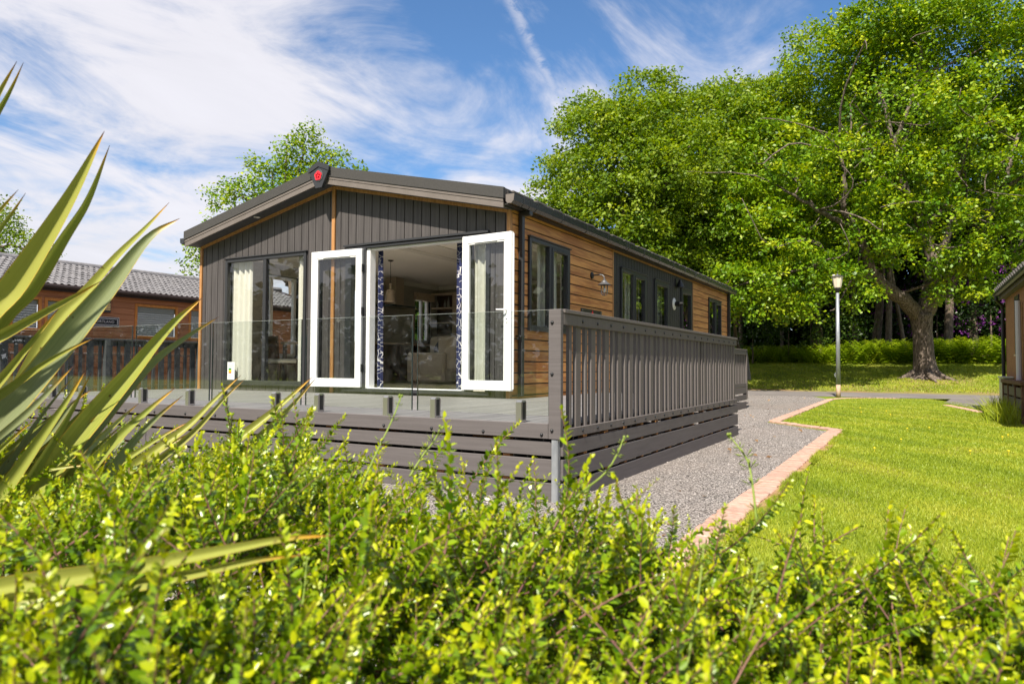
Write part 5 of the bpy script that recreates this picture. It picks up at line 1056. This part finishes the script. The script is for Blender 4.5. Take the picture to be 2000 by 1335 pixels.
hedge = empty('hedge', (10.0, -7.2, -.56), 'glossy small leaved green hedge filling the foreground', 'hedge')
def frames(dirs, spin):
    z = unit(dirs); h = np.tile(np.array([[1., 0, 0]]), (len(z), 1)); h[np.abs(z[:, 0]) > .9] = (0, 1, 0)
    x = unit(np.cross(h, z)); y = np.cross(z, x); c, s_ = np.cos(spin)[:, None], np.sin(spin)[:, None]
    return np.stack([x*c+y*s_, y*c-x*s_, z], 2)
def hz(x, y): return .172+.036*np.exp(-((np.asarray(x)-9.72)/.42)**2)-.062*np.clip((np.asarray(x)-10.1)/.8, 0, 1)+.022*np.sin(x*5.1+1)*np.sin(y*6+x*2)+.02*np.sin(x*11.3+y*9)+.014*np.sin(x*2.3)
na = 16200; hx = rng.uniform(7.8, 11.7, na); hy = -7.72+rng.random(na)*.92+.03*np.sin(hx*4.3)
dz = np.where(rng.random(na) < .58, rng.normal(-.055, .03, na), -.05-rng.random(na)**1.3*.34)
hp = np.stack([hx, hy, hz(hx, hy)+dz], 1)
hd = rng.normal(0, .55, (na, 3)); hd[:, 2] = rng.uniform(.3, 1.0, na); hd += np.array([.20, .04, 0]); sc = rng.uniform(.75, 1.2, na)
# a few long shoots above the mass
ns = 75; sx2 = rng.uniform(7.8, 11.6, ns); sy2 = rng.uniform(-7.25, -6.8, ns); hp2 = np.stack([sx2, sy2, hz(sx2, sy2)+rng.uniform(-.01, .05, ns)], 1); hd2 = rng.normal(0, .42, (ns, 3)); hd2[:, 2] = 1; hd2 += np.array([.45, .05, 0])
hp = np.vstack([hp, hp2]); hd = np.vstack([hd, hd2]); sc = np.concatenate([sc, rng.uniform(.9, 1.25, ns)])
dc_ = np.linalg.norm(hp-CAM, axis=1); dep = (hp-CAM) @ _w; keep = (dep > .12) & (dc_ > .36) & (np.linalg.norm(hp+unit(hd)*.12*sc[:, None]-CAM, axis=1) > .33)
tipp = hp+unit(hd)*.07*sc[:, None]; dt_ = (tipp-CAM) @ _w; ut = 1000+((tipp-CAM) @ _r)/dt_*F_PX; vt = 667.5-((tipp-CAM) @ _u)/dt_*F_PX
vl = 1050+(655-ut)*.155; keep &= ~((ut < 640) & (ut > -150) & (vt > vl-30) & (vt < vl+70) & (dt_ < .80) & (rng.random(len(ut)) < .93))
keep &= ~((ut < 430) & (ut > -300) & (vt < 1035-.32*ut) & (dt_ < 1.55) & (rng.random(len(ut)) < .94))
hp, hd, sc, dep = hp[keep], hd[keep], sc[keep], dep[keep]; fr_ = frames(hd, rng.uniform(0, 6.28, len(hp)))
lat = ((hp-CAM) @ _r)/np.maximum(dep, .01)*F_PX; ver = -((hp-CAM) @ _u)/np.maximum(dep, .01)*F_PX
inview = (dep > .3) & (np.abs(lat) < 1040) & (ver < 700)
score = np.where(inview, hp[:, 2]-hz(hp[:, 0], hp[:, 1])+.05*sc-.05*dep, -9); pick = np.argsort(-score)[:290]; single = np.zeros(len(hp), bool); single[pick] = True
SM = []
for sv, sf_, lv, lf, lr in TPL:
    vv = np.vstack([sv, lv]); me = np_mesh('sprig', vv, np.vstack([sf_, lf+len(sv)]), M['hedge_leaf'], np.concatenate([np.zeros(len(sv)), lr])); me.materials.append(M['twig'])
    mi = np.zeros(len(me.polygons), np.int32); mi[:len(sf_)] = 1; me.polygons.foreach_set('material_index', mi); SM.append(me)
tid = rng.integers(0, len(TPL), len(hp)); AV, AF, AR, AM = [], [], [], []; base = 0
off_h = Matrix.Translation(-Vector(hedge.location))
for k in np.where(single)[0]:
    o = bpy.data.objects.new('sprig', SM[tid[k]]); COL.objects.link(o); o.parent = hedge; o.matrix_parent_inverse = off_h
    R3 = fr_[k]*sc[k]; o.matrix_basis = Matrix(((*R3[0], hp[k, 0]), (*R3[1], hp[k, 1]), (*R3[2], hp[k, 2]), (0, 0, 0, 1)))
low = np.concatenate([dz < -.09, np.zeros(len(hd2), bool)])[keep] | (dep > .95)
for ti, (sv, sf_, lv, lf, lr), lo in [(i, q, z) for i, q in enumerate(TPL) for z in (False, True)]:
    if lo: # deep in the hedge: every leaf as one folded diamond
        nl = len(lv)//6; lv = lv.reshape(nl, 6, 3)[:, [0, 1, 3, 4]]; lv[:, 1] = lv[:, 1]*.5+TPL[ti][2].reshape(nl, 6, 3)[:, 2]*.5; lv[:, 3] = lv[:, 3]*.5+TPL[ti][2].reshape(nl, 6, 3)[:, 5]*.5
        lv = lv.reshape(-1, 3); lf = np.arange(nl*4).reshape(nl, 4); lr = lr.reshape(nl, 6)[:, :4].ravel(); sf_ = sf_[:0]
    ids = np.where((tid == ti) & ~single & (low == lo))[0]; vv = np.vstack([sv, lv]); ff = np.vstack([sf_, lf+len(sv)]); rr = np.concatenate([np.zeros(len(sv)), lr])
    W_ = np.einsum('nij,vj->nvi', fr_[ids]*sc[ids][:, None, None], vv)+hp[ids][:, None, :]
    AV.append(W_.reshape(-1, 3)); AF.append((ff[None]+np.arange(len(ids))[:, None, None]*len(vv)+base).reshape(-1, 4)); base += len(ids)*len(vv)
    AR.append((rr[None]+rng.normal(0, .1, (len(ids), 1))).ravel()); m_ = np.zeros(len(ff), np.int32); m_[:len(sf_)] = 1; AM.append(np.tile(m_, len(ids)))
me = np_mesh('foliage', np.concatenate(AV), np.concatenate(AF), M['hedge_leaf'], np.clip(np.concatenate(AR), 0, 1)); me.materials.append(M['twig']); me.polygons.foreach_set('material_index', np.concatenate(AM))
o = put('foliage', me, hedge, kind='stuff'); print('hedge quads', len(me.polygons), 'sprigs', len(hp))
nb_ = 90; tw = MB()
for k in range(nb_):
    x = rng.uniform(7.7, 11.9); y = rng.uniform(-7.5, -6.85); top = float(hz(x, y))-.05; q = (x+rng.normal(.05, .06), y+rng.normal(0, .05), top)
    if (np.array(q)-CAM) @ _w < .35: continue
    MB().tube([(x, y, -.57), ((x+q[0])/2+rng.normal(0, .02), (y+q[1])/2, -.2), q], [.006, .004, .002], 5).build('stem', M['twig'], hedge)
# ------------------------------------------------------------------ spiky plant at the left
def phormat():
    m, t, o = newmat('phormium_leaf'); b = t.nodes.new('ShaderNodeBsdfPrincipled'); b.inputs['Roughness'].default_value = .38; b.inputs['Specular IOR Level'].default_value = .45
    def A(n):
        a = t.nodes.new('ShaderNodeAttribute'); a.attribute_name = n; return a.outputs['Fac']
    g = t.nodes.new('ShaderNodeNewGeometry'); oi = t.nodes.new('ShaderNodeObjectInfo')
    tcn = t.nodes.new('ShaderNodeTexCoord'); cx = t.nodes.new('ShaderNodeCombineXYZ'); t.links.new(A('across'), cx.inputs[0]); t.links.new(A('along'), cx.inputs[1])
    mp = t.nodes.new('ShaderNodeMapping'); mp.inputs['Scale'].default_value = (26, 1.2, 1); t.links.new(cx.outputs[0], mp.inputs[0]); nz = t.nodes.new('ShaderNodeTexNoise'); nz.inputs['Scale'].default_value = 1.0; nz.inputs['Detail'].default_value = 4; t.links.new(mp.outputs[0], nz.inputs['Vector'])
    front = mixc(t, mapr(t, nz.outputs[0], .35, .65), (.20, .245, .035), (.29, .32, .07)); front = mixc(t, oi.outputs['Random'], front, (.32, .32, .07)); back = mixc(t, mapr(t, nz.outputs[0], .3, .7), (.18, .215, .095), (.25, .28, .14))
    c = mixc(t, g.outputs['Backfacing'], front, back)
    ab = mth(t, 'ABSOLUTE', A('across')); c = mixc(t, mapr(t, ab, .88, .98), c, (.5, .40, .06)); c = mixc(t, mapr(t, ab, .955, 1.0), c, (.23, .085, .03))
    al = A('along'); c = mixc(t, mapr(t, al, .075, .015), c, (.5, .27, .03)); c = mixc(t, mapr(t, al, .022, .004), c, (.12, .045, .03))
    sp = t.nodes.new('ShaderNodeTexNoise'); sp.inputs['Scale'].default_value = 55; sp.inputs['Detail'].default_value = 2; t.links.new(tcn.outputs['Object'], sp.inputs['Vector']); c = mixc(t, mapr(t, sp.outputs[0], .72, .78), c, (.1, .06, .02))
    t.links.new(c, b.inputs['Base Color'])
    tr = t.nodes.new('ShaderNodeBsdfTranslucent'); t.links.new(c, tr.inputs[0]); mx = t.nodes.new('ShaderNodeMixShader'); mx.inputs[0].default_value = .16; t.links.new(b.outputs[0], mx.inputs[1]); t.links.new(tr.outputs[0], mx.inputs[2]); t.links.new(mx.outputs[0], o.inputs[0]); return m
PM = phormat()
PB = px(-330, 1400, 1.42); phor = empty('flax_plant', (PB[0], PB[1], -.56), 'spiky flax plant with long sword shaped green leaves at the left', 'plant')
def flax(pts, w, d0, d1, fold=.25, twist=0.0, lab=None, wb=.75):
    """pts: from the tip to the base in photo pixels; d0/d1 depth at tip/base; w width in px at mid"""
    n = len(pts); C3 = [px(u, v, d0+(d1-d0)*k/(n-1)) for k, (u, v) in enumerate(pts)]
    Bp = PB+np.array([rng.normal(0, .03), rng.normal(0, .03), -.1+rng.normal(0, .04)]); L3 = C3[-1]
    for f_ in (.33, .66): C3.append(L3+(Bp-L3)*f_+np.array([0, 0, .02]))
    C3.append(PB+np.array([rng.normal(0, .03), rng.normal(0, .03), -.1+rng.normal(0, .04)]))
    p = smooth_path(C3, 40); seg = np.linalg.norm(np.diff(p, axis=0), axis=1); s_ = np.concatenate([[0], np.cumsum(seg)]); tl = s_/s_[-1]
    wm = .72*w*(d0+d1)/2/F_PX; tip = min(.42, .42)
    wd_ = wm*np.minimum(1, (np.maximum(s_, 0)/ (.30)))**.8; wd_ *= np.interp(tl, [0, .6, 1], [1, 1, wb]); wd_[0] = .0006
    vs = []; ac = []; al = []; K = 9
    for k in range(40):
        tg = p[min(k+1, 39)]-p[max(k-1, 0)]; tg /= np.linalg.norm(tg); vw = p[k]-CAM; vw /= np.linalg.norm(vw); sd = np.cross(tg, vw); sd /= np.linalg.norm(sd); nr = np.cross(sd, tg)
        if nr @ vw > 0: nr = -nr
        a = twist; sd2 = sd*math.cos(a)+nr*math.sin(a); nr2 = nr*math.cos(a)-sd*math.sin(a)
        for j in range(K):
            q = -1+2*j/(K-1); vs.append(p[k]+sd2*q*wd_[k]/2-nr2*(abs(q)**1.4)*fold*wd_[k]*(-1)); ac.append(q); al.append(s_[k]/.9)
    fs = [(k*K+j, k*K+j+1, (k+1)*K+j+1, (k+1)*K+j) for k in range(39) for j in range(K-1)]
    me = np_mesh('leaf', np.array(vs), np.array(fs), PM, None, True, {'across': np.array(ac), 'along': np.array(al)})
    e0 = np.array(vs)
    f0 = fs[20*(K-1)+4]; nn_ = np.cross(e0[f0[1]]-e0[f0[0]], e0[f0[3]]-e0[f0[0]])
    facing = (nn_ @ (CAM-e0[f0[0]])) > 0
    want = lab != 'under'
    if facing != want: me.flip_normals()
    put('leaf', me, phor)
EX = []
for k in range(46):
    u0, v0 = rng.uniform(20, 330), rng.uniform(730, 960); ln = rng.uniform(160, 330); a = rng.uniform(.62, 1.0)
    EX.append(([(u0, v0), (u0-ln*.3*math.cos(a), v0+ln*.3*math.sin(a)), (u0-ln*.65*math.cos(a*1.04), v0+ln*.65*math.sin(a*1.04)), (u0-ln*math.cos(a*1.08), v0+ln*math.sin(a*1.08))], rng.uniform(20, 34), rng.uniform(1.36, 1.62), 1.40, .3, rng.uniform(-.6, .6), 'under' if rng.random() < .3 else None))
FL = EX+[([(204, 256), (150, 365), (95, 460), (30, 560), (-50, 665)], 66, 1.25, 1.25, .3, .35, None), ([(214, 284), (170, 390), (125, 460), (60, 560), (-20, 660)], 42, 1.27, 1.27, .3, -.5, None),
      ([(33, 120), (5, 170), (-60, 290), (-160, 480)], 40, 1.15, 1.2, .3, .2, None), ([(46, 122), (15, 185), (-40, 280), (-130, 460)], 34, 1.17, 1.22, .3, -.3, None),
      ([(36, 370), (5, 405), (-60, 480), (-160, 620)], 34, 1.2, 1.25, .3, .2, None), ([(50, 377), (20, 420), (-40, 500), (-150, 660)], 32, 1.22, 1.27, .3, -.2, None),
      ([(352, 426), (290, 465), (215, 560), (110, 690), (20, 800), (-80, 910)], 66, 1.45, 1.35, .22, .2, 'under'), ([(331, 395), (285, 445), (230, 500), (170, 570), (90, 660)], 34, 1.47, 1.42, .25, .5, None),
      ([(197, 549), (150, 575), (80, 612), (0, 655), (-90, 705)], 42, 1.2, 1.22, .35, -.2, None), ([(115, 602), (85, 640), (45, 690), (0, 745), (-90, 850)], 38, 1.22, 1.25, .35, .2, None),
      ([(184, 660), (140, 680), (80, 715), (10, 765), (-90, 840)], 34, 1.3, 1.3, .25, .1, None), ([(397, 580), (330, 640), (255, 730), (170, 830), (80, 945), (-30, 1075)], 58, 1.45, 1.32, .4, .15, None),
      ([(428, 618), (360, 660), (300, 705), (230, 780), (150, 880)], 36, 1.47, 1.40, .2, -.3, 'under'), ([(168, 722), (130, 785), (85, 850), (30, 930), (-50, 1040)], 46, 1.28, 1.26, .3, .3, None),
      ([(178, 728), (140, 800), (95, 875), (40, 960), (-40, 1070)], 36, 1.3, 1.28, .3, -.4, None), ([(143, 715), (100, 760), (50, 810), (-20, 875), (-120, 970)], 40, 1.38, 1.34, .2, .2, 'under'), ([(183, 758), (145, 785), (110, 830), (60, 900)], 34, 1.42, 1.4, .2, 0, 'under'),
      ([(343, 756), (285, 805), (215, 870), (130, 965), (40, 1060), (-60, 1160)], 48, 1.38, 1.3, .25, .2, None), ([(357, 772), (300, 820), (245, 880), (170, 985), (90, 1075), (-20, 1180)], 42, 1.4, 1.32, .2, -.2, 'under'),
      ([(471, 732), (420, 780), (370, 830), (310, 875), (220, 945), (100, 1050)], 32, 1.5, 1.38, .3, .3, None), ([(480, 738), (440, 775), (380, 840), (320, 890), (240, 955), (130, 1060)], 28, 1.52, 1.4, .3, -.3, None), ([(611, 735), (545, 795), (470, 855), (390, 915), (300, 985), (180, 1085), (40, 1190)], 40, 1.55, 1.35, .4, .35, None),
      ([(616, 739), (560, 800), (490, 865), (410, 930), (330, 985), (210, 1090), (70, 1200)], 38, 1.57, 1.37, .35, -.45, None), ([(386, 838), (330, 868), (260, 915), (180, 970), (80, 1050)], 34, 1.48, 1.4, .35, -.2, None), ([(371, 822), (320, 850), (250, 895), (150, 965)], 30, 1.46, 1.4, .3, .3, None),
      ([(655, 1045), (560, 1052), (440, 1075), (300, 1102), (150, 1128), (0, 1150), (-120, 1190)], 58, .55, .68, .4, .25, None), ([(600, 1082), (500, 1092), (380, 1117), (240, 1143), (100, 1165), (-40, 1195)], 54, .535, .66, .4, -.3, None),
      ([(128, 1326), (70, 1334), (0, 1345), (-100, 1365)], 34, .8, .95, .2, 0, 'under'), ([(30, 704), (10, 725), (-30, 765), (-110, 850)], 24, 1.25, 1.25, .3, .2, None), ([(66, 820), (30, 850), (-30, 905), (-120, 990)], 34, 1.3, 1.3, .3, 0, None), ([(80, 755), (50, 790), (0, 830), (-90, 910)], 30, 1.4, 1.36, .3, .3, None), ([(195, 908), (140, 910), (60, 925), (-40, 970)], 30, 1.35, 1.32, .3, 0, None), ([(200, 865), (150, 915), (90, 990), (0, 1090)], 38, 1.45, 1.38, .3, .2, None), ([(290, 905), (220, 960), (140, 1040), (30, 1140)], 44, 1.42, 1.36, .3, .1, None)]
for q in FL: flax(*q)
MB().tube([(PB[0], PB[1], -.58), (PB[0], PB[1], PB[2]-.06)], [.10, .06], 12).build('clump_base', M['bracken'] if False else M['stud'], phor, smooth=True)
# ------------------------------------------------------------------ goosegrass climbing through the hedge
def goose(pts, d, label, r=.0013, bud=True):
    P = smooth_path([px(u, v, d_) for (u, v), d_ in zip(pts, np.linspace(d[0], d[1], len(pts)))], 24); t = empty('goosegrass', tuple(P[-1]), label, 'weed', 'goosegrass stems in the hedge')
    def M_(mb, n):
        me = mb.mesh(n, M['weed'], True); a = me.attributes.new('rnd', 'FLOAT', 'POINT'); a.data.foreach_set('value', np.clip(rng.normal(.55, .12, len(me.vertices)), 0, 1).astype(np.float32)); put(n, me, t)
    M_(MB().tube([tuple(q) for q in P], list(np.linspace(r*.7, r*1.25, 24)), 5), 'stem')
    for k in (2, 5, 9, 13, 17, 21):
        tg = P[k]-P[k-1]; tg /= np.linalg.norm(tg); w = MB()
        a1 = np.cross(tg, [0, 0, 1]); a1 /= np.linalg.norm(a1); a2 = np.cross(tg, a1); n_ = 6; L_ = .005+.009*min(1, k/9)
        for j in range(n_):
            a = 2*math.pi*j/n_+rng.normal(0, .2); d_ = a1*math.cos(a)+a2*math.sin(a)-tg*.45; s_ = -a1*math.sin(a)+a2*math.cos(a); q = P[k]
            w.add([q, q+d_*L_*.6+s_*L_*.10, q+d_*L_, q+d_*L_*.6-s_*L_*.10, q+d_*L_*.5-tg*.0004], [(0, 1, 2), (0, 2, 3), (0, 4, 1), (0, 3, 4), (1, 4, 2), (2, 4, 3)])
        M_(w, 'leaf_whorl')
    if bud:
        w = MB()
        for k in range(3):
            q = P[0]+rng.normal(0, .0022, 3); w.lathe([(.0004, -.002), (.0019, -.0005), (.0018, .0012), (.0005, .0022)], tuple(q), 6)
        M_(w, 'bud')
goose([(784, 772), (768, 815), (742, 870), (705, 950), (660, 1060), (625, 1150)], (1.0, .85), 'pale goosegrass stem rising in front of the deck fascia')
goose([(862, 832), (848, 860), (825, 890), (800, 930)], (1.05, .98), 'short goosegrass stem left of the deck corner post')
goose([(1219, 852), (1206, 885), (1180, 925), (1120, 975), (1050, 1060), (960, 1200)], (.95, .72), 'long goosegrass stem leaning across the deck corner skirting')
goose([(1424, 850), (1448, 880), (1462, 905), (1470, 950), (1478, 1020)], (.9, .82), 'goosegrass stem standing against the grey gravel')
goose([(1375, 1060), (1368, 1130), (1355, 1220), (1335, 1340)], (.62, .55), 'goosegrass stem low in the near hedge below the brick edging', .001)
goose([(1482, 1100), (1470, 1160), (1450, 1240)], (.65, .6), 'short goosegrass stem low in the hedge near the lawn', .001)
goose([(600, 1090), (590, 1180), (565, 1260), (540, 1335)], (.72, .6), 'goosegrass stem below the drooping flax leaf', .001)
for o in bpy.data.objects:
    if '_wl' in o: del o['_wl']
print('tris', sum(len(o.data.loops)-2*len(o.data.polygons) for o in bpy.data.objects if o.type == 'MESH'))
print('objects', len(bpy.data.objects))
